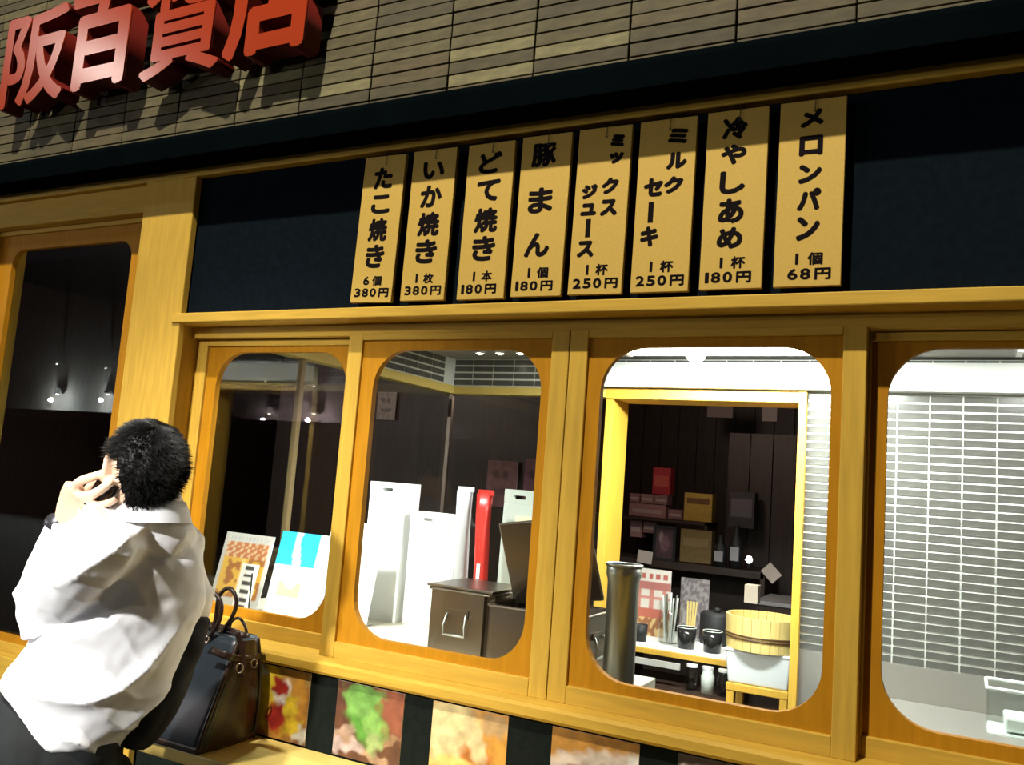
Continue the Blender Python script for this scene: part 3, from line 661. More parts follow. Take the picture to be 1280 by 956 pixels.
box('rim', -.155, .155, -.125, .125, .144, .157, clear_p, t, r=.004)
t = thing('wooden_stool', 'golden wooden stool under the plastic bin', 'stool', (TX, TY, 0))
box('seat', -.14, .14, -.12, .12, .665, .700, yellow_w, t, r=.004)
for sx in (-.12, .12):
    for sy in (-.10, .10): box('leg', sx - .017, sx + .017, sy - .017, sy + .017, 0, .665, yellow_w, t, r=.003)
for sy in (-.10, .10): box('stretcher', -.12, .12, sy - .01, sy + .01, .25, .28, yellow_w, t)
t = thing('bottle_dispenser', 'dark bottle with a pale square cap behind the wooden tub', 'bottle', (-.985, 2.98, .768)); 
link('bottle', lathe([(0, 0), (.03, 0), (.032, .14), (.014, .18), (.014, .24), (0, .24)], 20), GLASS, t, smooth=True); box('cap_tag', -.035, .035, -.035, .035, .24, .335, mat('tag_beige', (.55, .47, .38), .7), t, r=.003)
# low rack under the table with glassware
t = thing('low_rack', 'dark low rack with a pale front strip under the white table', 'rack', (-1.3, 2.72, 0))
box('board', -.28, .30, -.10, .25, .560, .580, dwood, t); box('front_strip', -.21, .05, -.115, -.10, .675, .705, mat('grey_strip', (.50, .48, .45), .5), t)
for sx in (-.27, .30): box('side', sx - .01, sx + .01, -.10, .25, 0, .70, dwood, t)
for k, x in enumerate((-1.20, -1.12, -1.04)):
    t = thing('glass_jar', ('leftmost', 'middle', 'rightmost')[k] + ' of the clear jars under the white table', 'jar', (x, 2.66, .580), group='clear jars under the table')
    link('jar_body', lathe([(0, 0), (.032, 0), (.034, .08), (.026, .10), (.026, .115), (.023, .115), (.030, .075), (.029, .006), (0, .006)], 20), clear if k == 1 else GLASS, t, smooth=True)
    link('jar_lid', lathe([(0, .113), (.028, .113), (.028, .126), (0, .128)], 20), white, t)

# shelf with goods, far in the dark
SZ = 1.06
t = thing('goods_shelf', 'dark wooden shelf unit stacked with boxes beyond the doorway', 'shelf', (-1.95, 4.5, 0))
box('shelf_board', -.75, .75, -.12, .35, SZ - .05, SZ, dwood_h, t, r=.004); box('shelf_board', -.75, .3, .05, .35, 1.335, 1.355, dwood_h, t); box('shelf_board', -.75, .75, -.05, .35, .50, .53, dwood_h, t)
for sx in (-.74, .74): box('side_panel', sx - .015, sx + .015, -.12, .35, 0, 1.06, dwood, t)
for sx in (-.74, .29): box('upright', sx - .01, sx + .01, .05, .35, SZ, 1.36, dwood, t)
box('back_panel', -.75, .75, .34, .35, 0, 1.06, dwood, t)
def goods(name, x0, x1, z0, z1, y, c, label, cat='box', d=.12, band=None):
    t = thing(name, label, cat, ((x0 + x1) / 2, y, z0)); hx = (x1 - x0) / 2; h = z1 - z0
    box('carton', -hx, hx, 0, d, 0, h, mat('carton_%02d%02d%02d' % tuple(int(q * 99) for q in c), c, .6, noise_amt=.2, scale=30), t, r=.003)
    if band: box('printed_band', -hx * .8, hx * .8, -.002, 0, h * band[0], h * band[1], mat('band_%02d%02d' % (int(band[2][0] * 99), int(band[2][1] * 99)), band[2], .6), t)
pk = (.34, .17, .17)
goods('red_lantern', -2.13, -1.99, 1.535, 1.74, 4.7, (.40, .02, .03), 'tall red canister on top of the pink cartons', 'canister', band=(.3, .7, (.5, .08, .06)))
k = 0
for (x0, x1, z0, z1, lab) in ((-2.28, -2.20, 1.46, 1.53, 'small pink carton at top left of the far stack'), (-2.19, -2.09, 1.46, 1.53, 'small pink carton right of the top left one in the far stack'), (-2.08, -1.98, 1.46, 1.53, 'small pink carton under the red canister'),
        (-2.28, -1.99, 1.358, 1.455, 'wide pink carton on the far shelf top'), (-1.97, -1.86, 1.358, 1.43, 'pink grey carton left of the yellow one'),
        (-2.26, -2.17, 1.20, 1.33, 'pink carton at left of the far shelf niche'), (-2.16, -2.05, 1.24, 1.33, 'tilted pale pink carton in the far shelf niche')):
    goods('carton', x0, x1, z0, z1, 4.62, pk if k % 2 else (.27, .13, .14), lab, band=(.3, .6, (.42, .30, .28))); k += 1
goods('yellow_carton', -1.85, -1.64, 1.358, 1.565, 4.62, (.50, .32, .05), 'yellow carton with a dark printed mark on the far shelf', band=(.62, .82, (.16, .07, .02)))
goods('brown_carton', -1.83, -1.60, 1.065, 1.30, 4.50, (.20, .13, .04), 'olive brown carton below the yellow carton', band=(.5, .75, (.26, .17, .07)))
t = thing('picture_frame', 'framed dark picture on the far shelf left of the olive carton', 'frame', (-2.02, 4.45, SZ))
for a in ((0, .02, 0, .25), (.15, .17, 0, .25), (.02, .15, 0, .02), (.02, .15, .23, .25)): box('frame_bar', a[0], a[1], 0, .015, a[2], a[3], black, t)
print_card('picture', .13, .21, blobs((.10, .05, .06), [(.5, .5, .3, .3, 0, (.25, .12, .14)), (.3, .7, .12, .2, 0, (.35, .25, .25))]), t, 20, 24, .004, (.02, .008, .02))
for x, h, lab in ((-1.42, .30, 'tall dark bottle at the right of the far shelf'), (-1.53, .22, 'short dark bottle left of the tall one on the far shelf')):
    t = thing('dark_bottle', lab, 'bottle', (x, 4.48, SZ)); link('bottle', lathe([(0, 0), (.045, 0), (.047, h * .62), (.018, h * .78), (.018, h), (0, h)], 20), black, t, smooth=True)
    box('bottle_label', -.03, .03, -.049, -.045, h * .18, h * .5, mat('label_grey', (.35, .34, .36), .5), t)
goods('dark_carton', -1.55, -1.36, 1.285 + .05, 1.60, 4.75, (.05, .04, .05), 'black carton with pale lettering band behind the bottles', band=(.3, .8, (.14, .12, .14)))
# small lamp on shelf (bright dot)
t = thing('shelf_lamp', 'small glowing white lamp on the dark shelf beyond the doorway', 'lamp', tuple(at(936, 704, 4.32)))
link('bulb', lathe([(0, 0), (.016, .006), (.024, .024), (.016, .045), (0, .052)], 16), mat('lamp_glow', (1, 1, 1), .5, emit=(.95, 1, 1), estr=8), t, smooth=True); link('socket', lathe([(0, -.03), (.012, -.03), (.014, 0), (0, .002)], 12), black, t)
link('bracket', tube([(0, 0, -.02), (0, .14, -.02)], .005, 8), black, t)
def shelf_tag(px, py, s, rot, label, y=4.30):
    p = at(px, py, y); t = thing('price_tag', label, 'tag', tuple(p)); box('card', -s, s, 0, .003, -s * .8, s * .8, mat('tag_card', (.62, .52, .47), .7), t, rot=(0, rot, 0)); link('clip', tube([(0, .003, 0), (0, .10, -.01)], .003, 6), black, t)
shelf_tag(806, 696, .055, .08, 'blank pale card hanging at the left end of the shelf edge')
shelf_tag(964, 716, .055, .78, 'blank pale card turned on its corner, right of the glowing lamp')
# counter shape right of the tag
t = thing('till_counter', 'dark till counter with a pale edge near the doorway right side', 'counter', (-1.0, 3.9, 0))
box('body', -.15, .9, 0, .5, 0, .90, dwood, t); box('edge', -.16, .9, -.02, .5, .90, .925, mat('grey_edge', (.35, .33, .33), .4), t, r=.004)
# framed notices on the far closet
for px, py, w_, h_, lab, y, c in ((900, 512, .10, .12, 'small pale note high on the dark wall, left one', 4.96, (.20, .15, .14)), (962, 515, .055, .14, 'narrow pale note high on the dark wall, right one', 4.96, (.34, .28, .26))):
    p = at(px, py, y); t = tag(box('wall_note', p.x - w_, p.x + w_, y, y + .004, p.z - h_ / 2, p.z + h_ / 2, mat('note_%d' % px, c, .8)), lab, 'note')
# dark posters behind the partition glass in window 2
for px0, px1, py0, py1, lab, c in ((606, 648, 577, 632, 'maroon printed poster beyond the glass partition above the steel bin', (.30, .12, .13)), (652, 690, 575, 640, 'plain maroon poster at the right of the glass partition', (.24, .08, .11)), (470, 496, 490, 524, 'pale notice in the dark at the left behind second window', (.40, .30, .25))):
    a, b = at(px0, py1, 3.4), at(px1, py0, 3.4)
    t = thing('shop_poster', lab, 'poster', (a.x, 3.4, a.z)); print_card('sheet', b.x - a.x, b.z - a.z, blobs(c, [(.3, .7, .12, .1, 0, tuple(q * .4 for q in c)), (.6, .7, .1, .1, 0, tuple(q * .4 for q in c)), (.5, .35, .3, .08, 0, tuple(q * .5 for q in c))]), t, 30, 36, .004)
    box('backing', 0, b.x - a.x, .004, .02, 0, b.z - a.z, dwood, t)
struct(box('wall_shop_screen', -4.8, -2.15, 3.425, 3.48, 0, 2.4, dwood))

# ------------------------------------------------------------------ the other side of the street (seen as reflections)
wo = struct(box('wall_opposite', -28, 4, -11.2, -11.0, 0, 6, mat('opposite_wall', (.10, .085, .08), .8, noise_amt=.3, scale=3)))
struct(box('trim_18', -28, 4, -11.0, -10.7, 2.22, 2.38, mat('grey_ledge', (.30, .29, .27), .6)))
for i, px in enumerate((70, 133)):
    v = at(px, 492, 11.0)
    t = thing('wall_sconce', 'wall lamp mirrored in the leftmost dark window, %s one' % ('left' if i == 0 else 'right'), 'lamp', (v.x, -10.9, v.z))
    link('shade', lathe([(.10, 0), (.05, .12), (.02, .14), (.02, .12), (.045, .10), (.09, 0)], 20), white, t); link('bulb', lathe([(0, -.03), (.04, -.01), (.04, .03), (0, .05)], 14), em_small, t)
    link('arm', tube([(0, 0, .13), (0, -.10, .13)], .012, 8), black, t)
    light('POINT', 'sconce_light', (v.x, -10.75, v.z - .15), 420, (.85, 1, .95), .04)
for i, px in enumerate((332, 388, 250, 196)):
    v = at(px, 516, 11.0)
    t = thing('wall_sconce', ('wall lamp mirrored in the first pale framed window, left one', 'wall lamp mirrored in the first pale framed window, right one', 'wall lamp across the street hidden by the wooden post, right', 'wall lamp across the street hidden by the wooden post, left')[i], 'lamp', (v.x, -10.9, v.z))
    link('shade', lathe([(.10, 0), (.05, .12), (.02, .14), (.02, .12), (.045, .10), (.09, 0)], 20), white, t); link('bulb', lathe([(0, -.03), (.04, -.01), (.04, .03), (0, .05)], 14), em_small, t)
    link('arm', tube([(0, 0, .13), (0, -.10, .13)], .012, 8), black, t)
    light('POINT', 'sconce_light', (v.x, -10.75, v.z - .15), 420, (1, .85, .85), .04)

# ------------------------------------------------------------------ the man on the phone
def P(px, py, d): return W(px, py, d)
Hc = P(180, 590, 1.80); Fd = Vector((-.929, .371, 0)).normalized(); Lf = Vector((-.371, -.929, 0)).normalized(); Up = Vector((0, 0, 1))
RH = Matrix((Fd, Lf, Up)).transposed()          # head frame: x forward, y left, z up
RHm = RH.to_3x3()
def hp(f, l, u): return Hc + Fd * f + Lf * l + Up * u
pers = thing('person', 'man in a white shirt seen from behind, phone at his ear, beside the handbag', 'person', (-1.80, -.60, 0))
def under(o, parent):
    o.parent = parent; o.matrix_parent_inverse = Matrix.Translation(-parent.location); return o

LS, LE, LW = P(116, 690, 1.68), P(50, 768, 1.80), P(82, 656, 1.86)
RS, RE, RW = P(214, 694, 1.90), P(234, 762, 1.96), P(168, 868, 1.92)
pel = P(66, 935, 1.80)
# skin body: head, neck, trunk, arms, hands, legs in one surface
bm = bmesh.new()
ellipsoid(bm, hp(-.005, 0, .008), (.082, .068, .086), RHm, 32)
ellipsoid(bm, hp(.030, 0, -.055), (.058, .056, .060), RHm, 24)
ellipsoid(bm, hp(.068, 0, -.092), (.022, .024, .018), RHm)
tube([hp(.082, 0, .020), hp(.098, 0, -.010), hp(.106, 0, -.028), hp(.085, 0, -.034)], [.009, .011, .014, .010], 12, bm)
tube([hp(.080, -.035, .022), hp(.090, 0, .024), hp(.080, .035, .022)], [.012, .010, .012], 12, bm)
tube([hp(.078, -.02, -.060), hp(.090, 0, -.058), hp(.078, .02, -.060)], .006, 10, bm); tube([hp(.076, -.018, -.069), hp(.087, 0, -.069), hp(.076, .018, -.069)], .007, 10, bm)
for s in (1, -1):
    ears = [hp(.002, s * .070, .020), hp(-.014, s * .079, .027), hp(-.022, s * .084, .008), hp(-.016, s * .080, -.016), hp(-.002, s * .074, -.032)]
    tube(smooth_path(ears, 3), .0055, 10, bm); ellipsoid(bm, hp(-.009, s * .074, .0), (.017, .007, .028), RHm)
    ellipsoid(bm, hp(.062, s * .035, -.018), (.022, .022, .022), RHm)
tube([hp(.0, 0, -.04), hp(.002, .0, -.085), P(184, 662, 1.835)], [.052, .047, .046], 20, bm)
trunk = [P(180, 655, 1.82), P(174, 680, 1.83), P(165, 735, 1.84), P(140, 790, 1.84), P(110, 850, 1.82), P(72, 925, 1.80)]
tube(smooth_path(trunk, 3), lerp_list([(.05, .045), (.100, .06), (.115, .085), (.11, .085), (.105, .085), (.12, .095)], 3), 20, bm, squash=(-.77, .64, 0))
tube([P(176, 672, 1.82), LS], [.06, .045], 14, bm); tube([P(176, 672, 1.82), RS], [.06, .045], 14, bm)
tube([LS, LE], [.042, .034], 14, bm); tube([LE, (LE + LW) / 2, LW, P(88, 646, 1.85)], [.035, .036, .026, .026], 14, bm)
tube([RS, RE, RW], [.042, .034, .026], 14, bm)
def finger(pts, r): tube(smooth_path(pts, 3), lerp_list([r * 1.08, r * 1.02] + [r * .98] * (len(pts) - 3) + [r * .80], 3) if len(pts) > 3 else lerp_list([r * 1.08, r, r * .8], 3), 10, bm)
tube(smooth_path([P(84, 654, 1.83), P(91, 640, 1.815), P(98, 626, 1.795), P(103, 614, 1.775)], 2), lerp_list([(.028, .018), (.037, .018), (.042, .016), (.040, .013)], 2), 16, bm, squash=(P(101, 622, 1.78) - P(108, 626, 1.84)).normalized())
finger([P(92, 610, 1.785), P(101, 601, 1.755), P(116, 596, 1.738), P(134, 589, 1.742)], .0098)
finger([P(101, 620, 1.770), P(112, 619, 1.735), P(126, 612, 1.722), P(142, 600, 1.728)], .0100)
finger([P(104, 631, 1.775), P(117, 632, 1.745), P(132, 630, 1.735), P(146, 623, 1.740)], .0092)
finger([P(100, 641, 1.780), P(113, 644, 1.760), P(126, 642, 1.750), P(138, 636, 1.752)], .0082)
finger([P(90, 640, 1.83), P(102, 622, 1.840), P(115, 606, 1.82), P(126, 598, 1.800)], .0098)
# right hand resting by the pocket
rh = RW; dirn = (RW - RE).normalized(); side = dirn.cross(Vector((.77, -.64, 0))).normalized()
tube([rh - dirn * .01, rh + dirn * .05, rh + dirn * .09], [(.026, .018), (.038, .016), (.036, .013)], 14, bm, squash=(.77, -.64, 0))
for k, ln in enumerate((.062, .074, .070, .055)):
    o_ = side * (k - 1.5) * .019; tube([rh + dirn * .075 + o_, rh + dirn * (.085 + ln * .5) + o_ * 1.1, rh + dirn * (.080 + ln) + o_ * 1.1 + Vector((-.012, .01, 0))], [.0085, .008, .0065], 10, bm)
tube([rh + dirn * .02 - side * .02, rh + dirn * .05 - side * .045, rh + dirn * .085 - side * .048], [.012, .0095, .0075], 10, bm)
KL, AL_ = Vector((-1.80, -.70, .48)), Vector((-1.86, -.76, .085)); KR, AR = Vector((-1.80, -.46, .48)), Vector((-1.90, -.44, .085))
for hip, K, A_ in ((pel + Vector((-.01, -.08, -.05)), KL, AL_), (pel + Vector((.01, .08, -.05)), KR, AR)):
    tube([hip, K, (K + A_) / 2 + Vector((.02, 0, .04)), A_], [.075, .052, .050, .036], 14, bm)
    tube([A_ + Vector((.03, 0, -.035)), A_ + Vector((-.06, 0, -.045)), A_ + Vector((-.15, 0, -.06))], [(.035, .04), (.038, .03), (.034, .018)], 12, bm, squash=(0, 0, 1))
me = remeshed(bm, .0042, 3); me.materials.append(skin_m)
under(link_me('body', me), pers)
for s in (1, -1):
    bm = bmesh.new(); ellipsoid(bm, hp(.078, s * .031, .004), (.010, .012, .009), RHm, 14); under(link('eye', bm, white, smooth=True), pers)
    bm = bmesh.new(); ellipsoid(bm, hp(.0865, s * .031, .004), (.003, .005, .005), RHm, 10); under(link('iris', bm, black, smooth=True), pers)
    under(link('eyebrow', tube([hp(.086, s * .015, .026), hp(.086, s * .032, .031), hp(.074, s * .05, .026)], .004, 8), hair_m), pers)

# hair
bm = bmesh.new(); spikes = []
def hair_ok(n):
    f, l, u = n
    if f > .62 and u < .50: return False
    if f > .10 and u < .22: return False
    if f > -.30 and u < -.10 and abs(l) > .5: return False
    if l > .62 and f > -.42 and u < .12: return False
    return u > -.93 + max(0, f + .6) * .5
bmesh.ops.create_uvsphere(bm, u_segments=72, v_segments=44, radius=1)
bad = [v for v in bm.verts if not hair_ok(v.co)]
bmesh.ops.delete(bm, geom=bad, context='VERTS')
def hair_pt(n, extra=0):
    nn = noise.noise(n * 5) * .004 + noise.noise(n * 12) * .0015
    r = Vector((.085, .0755, .093)); u = n.z
    k = 1 - .16 * max(0, -u - .15)
    p = Vector((n.x * r.x * k - .010, n.y * r.y * k, n.z * r.z * (1 + .14 * max(0, -u)) + .012)) + n * (nn + extra)
    return Hc + RHm @ p
dirs = [v.co.copy() for v in bm.verts]
for v in bm.verts: v.co = hair_pt(v.co)
bmesh.ops.recalc_face_normals(bm, faces=bm.faces)
r2 = bmesh.ops.extrude_face_region(bm, geom=bm.faces[:])
for v in [g for g in r2['geom'] if isinstance(g, bmesh.types.BMVert)]: v.co = v.co + (Hc - v.co) * .12
hb = bm
random.seed(3)
for k in range(9000):
    n = random.choice(dirs).copy() + Vector([random.uniform(-.05, .05) for _ in range(3)]); n.normalize()
    if not hair_ok(n): continue
    p = hair_pt(n, -.002); crown = Vector((-.35, .0, .94)).normalized()
    t_ = (n - crown * n.dot(crown)); t_ = t_.normalized() if t_.length > .05 else Vector((1, 0, 0))
    flow = (t_ * random.uniform(.7, 1.2) + Vector([random.uniform(-.16, .16) for _ in range(3)])); flow = RHm @ flow
    nn = RHm @ n; L_ = random.uniform(.012, .020); s_ = nn.cross(flow).normalized() * .0011
    a, b, c = p + s_, p - s_, p + flow.normalized() * L_ + nn * random.uniform(.0002, .0028)
    d = p + nn * .0015
    va, vb, vc, vd = (hb.verts.new(q) for q in (a, b, c, d)); hb.faces.new([va, vb, vc]); hb.faces.new([va, vc, vd]); hb.faces.new([vb, vd, vc])
me = bpy.data.meshes.new('hair'); hb.to_mesh(me); hb.free(); me.materials.append(hair_m)
hair = under(link_me('hair', me), pers); hair['label'] = 'short black hair'

# shirt: trunk and sleeves with folds
bm = bmesh.new()
spine = [P(190, 629, 1.803), P(185, 648, 1.82), P(177, 672, 1.835), P(172, 700, 1.84), P(166, 745, 1.85), P(148, 790, 1.85), P(118, 838, 1.835), P(90, 875, 1.82), P(74, 892, 1.815)]
rad = [(.062, .064), (.090, .085), (.118, .085), (.134, .105), (.142, .118), (.146, .122), (.146, .124), (.143, .130), (.141, .132)]
tube(smooth_path(spine, 4), lerp_list(rad, 4), 40, bm, squash=(-.77, .64, 0))
tube(smooth_path([P(160, 672, 1.80), P(128, 684, 1.72), LS, (LS + LE) / 2 + Vector((0, 0, -.004)), LE, LE + (LE - LS) * .03], 3), lerp_list([.070, .068, .066, .062, .050, .034], 3), 24, bm)
tube(smooth_path([LE + (LE - LW) * .08, LE * .8 + LW * .2, (LE + LW) / 2, LE * .2 + LW * .8, LW + (LW - LE) * -.06], 3), lerp_list([.040, .056, .052, .042, .036], 3), 24, bm)
tube(smooth_path([P(196, 674, 1.86), P(214, 684, 1.90), RS, (RS + RE) / 2, RE, RE * .5 + RW * .5, RW * .85 + RE * .15], 3), lerp_list([.066, .066, .064, .060, .052, .046, .036], 3), 24, bm)
me = remeshed(bm, .0055, 8)
u_ax = Vector(AX[0]); v_ax = Vector(AX[1])
me.update(); nrm = [v.normal.copy() for v in me.vertices]
for v, n in zip(me.vertices, nrm):
    p = v.co; dd = p - P(150, 760, 1.8); x = dd.dot(u_ax) / .1; y = dd.dot(v_ax) / .1      # decimetres right / down in the back's own plane
    wv = noise.noise(p * 4.5) * .55
    q = y * (.80 - .12 * x) + x * .62 + .14 * x * x + wv             # diagonal folds sweeping from elbow to waist
    m1 = max(0, min(1, .55 + 1.3 * noise.noise(p * 6 + Vector((3, 1, 8)))))
    dsp = .019 * m1 * ((1 - abs(math.sin(q * 3.3))) ** 1.6 - .2)
    q2 = x * .9 - y * .75 + noise.noise(p * 7) * .5
    m2 = max(0, min(1, .2 + 1.4 * noise.noise(p * 5 + Vector((9, 4, 2)))))
    dsp += .013 * m2 * (1 - abs(math.sin(q2 * 4.0))) ** 1.8 + .0035 * noise.noise(p * 14) + .0015 * noise.noise(p * 40)
    v.co = p + n * dsp
me.materials.append(shirt_m)
sh = under(link_me('shirt', me), pers); sh['label'] = 'creased white long sleeved shirt'
col_pts = [hp(-.012 + .068 * math.cos(a), .066 * math.sin(a), 0) for a in [2 * math.pi * k / 28 for k in range(29)]]
cb = P(188, 632, 1.812)
bm = bmesh.new(); L = []
for z, r in ((-.030, .075), (.006, .066), (.010, .068), (-.012, .079), (-.034, .086)):
    L.append([bm.verts.new(cb + Fd * (r * math.cos(a)) + Lf * (r * math.sin(a)) + Up * (z + .006 * math.cos(a) * -1)) for a in [2 * math.pi * k / 36 for k in range(36)]])
for a, b in zip(L, L[1:]):
    for k in range(36): bm.faces.new([a[k], b[k], b[(k + 1) % 36], a[(k + 1) % 36]])
under(link('shirt_collar', bm, shirt_m, smooth=True), pers)
bm = tube([LW + (LE - LW) * .16, LW + (LE - LW) * -.02], [.041, .038], 24); under(link('shirt_cuff', bm, shirt_m, smooth=True), pers)
# watch
ax_ = (LW - LE).normalized(); wc = LW + ax_ * -.0
cN = (P(58, 672, 1.80) - wc); cN = (cN - ax_ * cN.dot(ax_)).normalized(); cB = ax_.cross(cN)
ring = [wc + (cN * math.cos(a) + cB * math.sin(a)) * .040 for a in [2 * math.pi * k / 28 for k in range(29)]]
wt = under(link('watch_strap', tube(ring, [(.003, .009)] * 29, 8, squash=tuple(ax_)), black, smooth=True), pers)
bm = lathe([(0, 0), (.016, 0), (.018, .003), (.017, .008), (.014, .010), (0, .010)], 24)
Rw = Matrix((cB, ax_, cN)).transposed().to_4x4(); Rw.translation = wc + cN * .040; bm.transform(Rw)
under(link('watch_case', bm, mat('dark_watch_metal', (.06, .06, .07), .25, .6), smooth=True), pers)
# trousers
bm = bmesh.new()
hipL, hipR = pel + Vector((-.01, -.085, -.06)), pel + Vector((.01, .085, -.06))
tube(smooth_path([P(84, 878, 1.815), P(76, 900, 1.81), P(66, 930, 1.80), P(58, 968, 1.80), P(54, 1000, 1.80)], 3), lerp_list([(.128, .112), (.134, .120), (.140, .130), (.138, .130), (.12, .11)], 3), 32, bm, squash=(-.77, .64, 0))
for hip, K, A_ in ((hipL, KL, AL_), (hipR, KR, AR)):
    tube(smooth_path([hip, hip * .5 + K * .5, K, K * .4 + A_ * .6, A_ + Vector((0, 0, -.015))], 3), lerp_list([.100, .090, .073, .064, .060], 3), 24, bm)
me = remeshed(bm, .008, 8); me.update(); nrm = [v.normal.copy() for v in me.vertices]
for v, n in zip(me.vertices, nrm): v.co = v.co + n * (.006 * noise.noise(v.co * 11) + .004 * abs(noise.noise(v.co * 19)))
me.materials.append(trouser_m); under(link_me('trousers', me), pers)
for A_ in (AL_, AR):
    bm = tube(smooth_path([A_ + Vector((.055, 0, -.045)), A_ + Vector((.0, 0, -.040)), A_ + Vector((-.08, 0, -.050)), A_ + Vector((-.16, 0, -.058)), A_ + Vector((-.195, 0, -.062))], 3), lerp_list([(.034, .034), (.040, .042), (.044, .034), (.042, .024), (.020, .016)], 3), 20, squash=(0, 0, 1))
    s_ = under(link('shoe', bm, leather, smooth=True), pers)
    under(box('shoe_sole', A_.x - .205, A_.x + .085, A_.y - .042, A_.y + .042, 0, .012, black, r=.008), pers)

# phone at his ear
pc = P(135, 607, 1.750); lax = Vector((-.42, .10, -.9)).normalized(); thn = Vector((.12, -.98, .0)); thn = (thn - lax * thn.dot(lax)).normalized(); wax = lax.cross(thn)
t = thing('mobile_phone', 'black mobile phone held against the man\'s left ear', 'phone', tuple(pc))
t.rotation_euler = Matrix((wax, thn, lax)).transposed().to_euler()
bm = bmesh.new(); box_bm(bm, -.029, .029, -.006, .006, -.056, .056); bevel(bm, .004, 3); link('phone_body', bm, mat('phone_black', (.01, .01, .012), .15, coat=.5), t)
box('screen', -.024, .024, .0048, .0056, -.044, .044, mat('screen_glass', (.02, .02, .025), .05), t); box('camera_bump', -.018, -.008, -.0062, -.0048, -.046, -.036, black, t, r=.0008)

# black jacket between his back and the bag
bm = bmesh.new()
tube(smooth_path([P(246, 768, 1.945), P(228, 800, 1.93), P(206, 845, 1.905), P(184, 885, 1.885), P(158, 918, 1.87)], 4), lerp_list([(.030, .030), (.045, .05), (.055, .06), (.055, .07), (.050, .06)], 4), 24, bm, squash=(-.77, .64, 0))
me = remeshed(bm, .006, 4); me.update(); nrm = [v.normal.copy() for v in me.vertices]
for v, n in zip(me.vertices, nrm): v.co = v.co + n * (.010 * abs(noise.noise(v.co * 12)) + .004 * noise.noise(v.co * 25))
me.materials.append(mat('black_jacket_cloth', (.010, .010, .012), .9)); o = link_me('jacket', me); tag(o, 'black jacket hanging between the man\'s back and the handbag', 'jacket')

# ------------------------------------------------------------------ handbag
bx, by, bz = -1.60, -.205, .851
bag = thing('handbag', 'dark blue handbag with brown leather trim and buckles on the ledge', 'bag', (-1.73, -.11, bz))
def bag_section(h):       # h 0..1
    s = h ** 1.2
    x1 = -1.605 + .020 * math.sin(h * 2.4); x0 = -1.885 + .03 * s; y0 = -.208 + .085 * s - .012 * math.sin(h * 3.1); y1 = -.012 - .035 * s; z = bz + .255 * h
    return x0, x1, y0, y1, z
bm = bmesh.new(); L = []; NN = 14
for j in range(NN + 1):
    h = j / NN; x0, x1, y0, y1, z = bag_section(h)
    pts = rrect(x0, x1, y0, y1, .022, 6)
    L.append([bm.verts.new((x + .004 * noise.noise(Vector((x * 12, y * 12, z * 12))), y + .007 * noise.noise(Vector((x * 11, y * 11, z * 11 + 4))), z + (.012 * math.cos((x + 1.735) * 9) if h > .9 else 0))) for x, y in pts])
n = len(L[0])
for a, b in zip(L, L[1:]):
    for k in range(n): bm.faces.new([a[k], a[(k + 1) % n], b[(k + 1) % n], b[k]])
bm.faces.new(L[0][::-1]); bm.faces.new(L[-1])
bmesh.ops.translate(bm, verts=bm.verts, vec=-bag.location)
link('body', bm, bagcloth, bag, smooth=True)
# right end gusset panel
bm = bmesh.new(); L = []
for j in range(NN + 1):
    h = j / NN; x0, x1, y0, y1, z = bag_section(h); L.append([bm.verts.new((x1 + .006 - .010 * (abs(q - .5) * 2) ** 3, y0 + .012 + (y1 - y0 - .024) * q, z)) for q in [i / 8 for i in range(9)]])
for a, b in zip(L, L[1:]):
    for k in range(8): bm.faces.new([a[k], a[k + 1], b[k + 1], b[k]])
bmesh.ops.translate(bm, verts=bm.verts, vec=-bag.location); g = link('end_gusset', bm, leather, bag, smooth=True); g['label'] = 'dark brown leather end panel'
def bagtube(name, pts, r, m, sub=4, squash=None):
    pts = smooth_path(pts, sub); return link(name, tube([p - bag.location for p in pts], r, 10, squash=squash), m, bag, smooth=True)
secs = [bag_section(k / 8) for k in range(9)]
bagtube('trim_piping', [Vector((s[1] - .004, s[2] + .004, s[4])) for s in secs], .0055, leather)
bagtube('trim_piping', [Vector((s[1] - .004, s[3] - .004, s[4])) for s in secs], .0045, leather)
bagtube('trim_piping', [Vector((s[0] + .006, s[2] + .005, s[4])) for s in secs], .0045, leather)
s = secs[-1]; bagtube('top_zip_band', [Vector((s[0] + .02, (s[2] + s[3]) / 2, s[4] + .004)), Vector(((s[0] + s[1]) / 2, (s[2] + s[3]) / 2, s[4] + .016)), Vector((s[1] - .01, (s[2] + s[3]) / 2, s[4] + .004))], .010, leather)
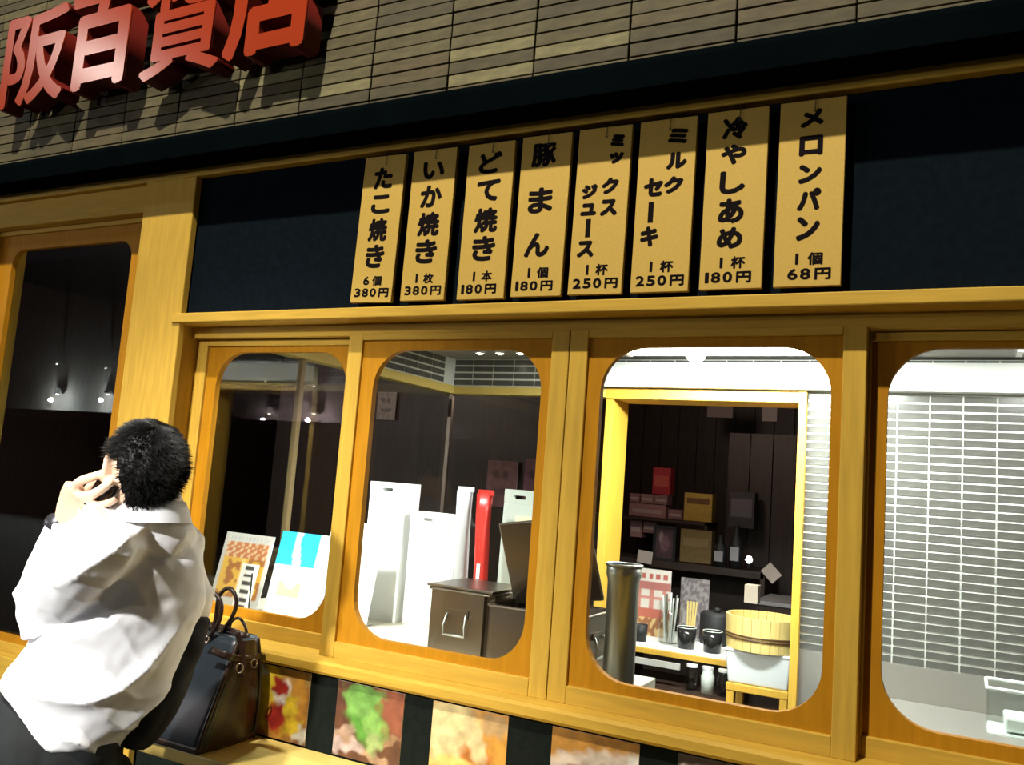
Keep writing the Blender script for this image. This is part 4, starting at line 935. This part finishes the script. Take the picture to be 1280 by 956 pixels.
for pts, Y in (([(240, 800), (241, 780), (248, 748), (262, 738), (276, 752), (274, 776), (259, 800)], -.135), ([(262, 798), (270, 772), (274, 745), (287, 735), (296, 752), (286, 778), (262, 802)], -.10)):
    h_ = bagtube('handle', [at(px, py, Y) for px, py in pts], .0055, leather)
bagtube('side_loop', [at(286, 788, -.07), at(290, 776, -.07), at(300, 773, -.07), at(308, 788, -.07), at(306, 810, -.07)], .004, leather)
def strap(name, pts, wd): return bagtube(name, pts, [(wd, .0025)] * 1 * (4 * (len(pts) - 1) + 1), leather, squash=(.5, -.8, .1))
strap('buckle_strap', [at(264, 812, -.175), at(285, 820, -.165), at(305, 824, -.11), at(324, 820, -.05)], .009)
strap('buckle_strap', [at(296, 788, -.13), at(303, 815, -.12), at(303, 845, -.12)], .007)
for px, py, Y, r in ((300, 834, -.135, .011), (318, 828, -.07, .010), (259, 798, -.15, .007), (276, 786, -.11, .006)):
    c = at(px, py, Y) - bag.location + Vector((.006, -.008, 0)); link('buckle_ring', tube([c + Vector((.64 * r * math.cos(a), .4 * r * math.cos(a), r * math.sin(a))) for a in [2 * math.pi * k / 20 for k in range(21)]], .0020, 8), brass, bag, smooth=True)
s0 = secs[0]
link('base_band', (lambda b: (box_bm(b, s0[0] - .001, s0[1] + .003, s0[2] - .003, s0[3] + .001, bz, bz + .018), bevel(b, .006), bmesh.ops.translate(b, verts=b.verts, vec=-bag.location), b)[-1])(bmesh.new()), leather, bag)
for o in list(C.objects):
    if o.type == 'MESH' and o.data and not o.data.materials: o.data.materials.append(white)

for i, (px, py) in enumerate(((72, 455), (133, 460), (330, 476), (390, 482))):
    v = at(px, py, 11.0)
    t = thing('street_downlight', 'small soffit lamp across the street, mirrored above the wall lamps, %s' % ('first', 'second', 'third', 'fourth')[i], 'lamp', (v.x, -10.85, v.z))
    link('bulb', lathe([(0, -.02), (.028, -.01), (.028, .01), (0, .02)], 14), em_small, t); link('bezel', lathe([(.034, .0), (.036, .03), (0, .03)], 14), white, t)
    link('arm', tube([(0, 0, .03), (0, -.15, .03)], .010, 8), black, t)
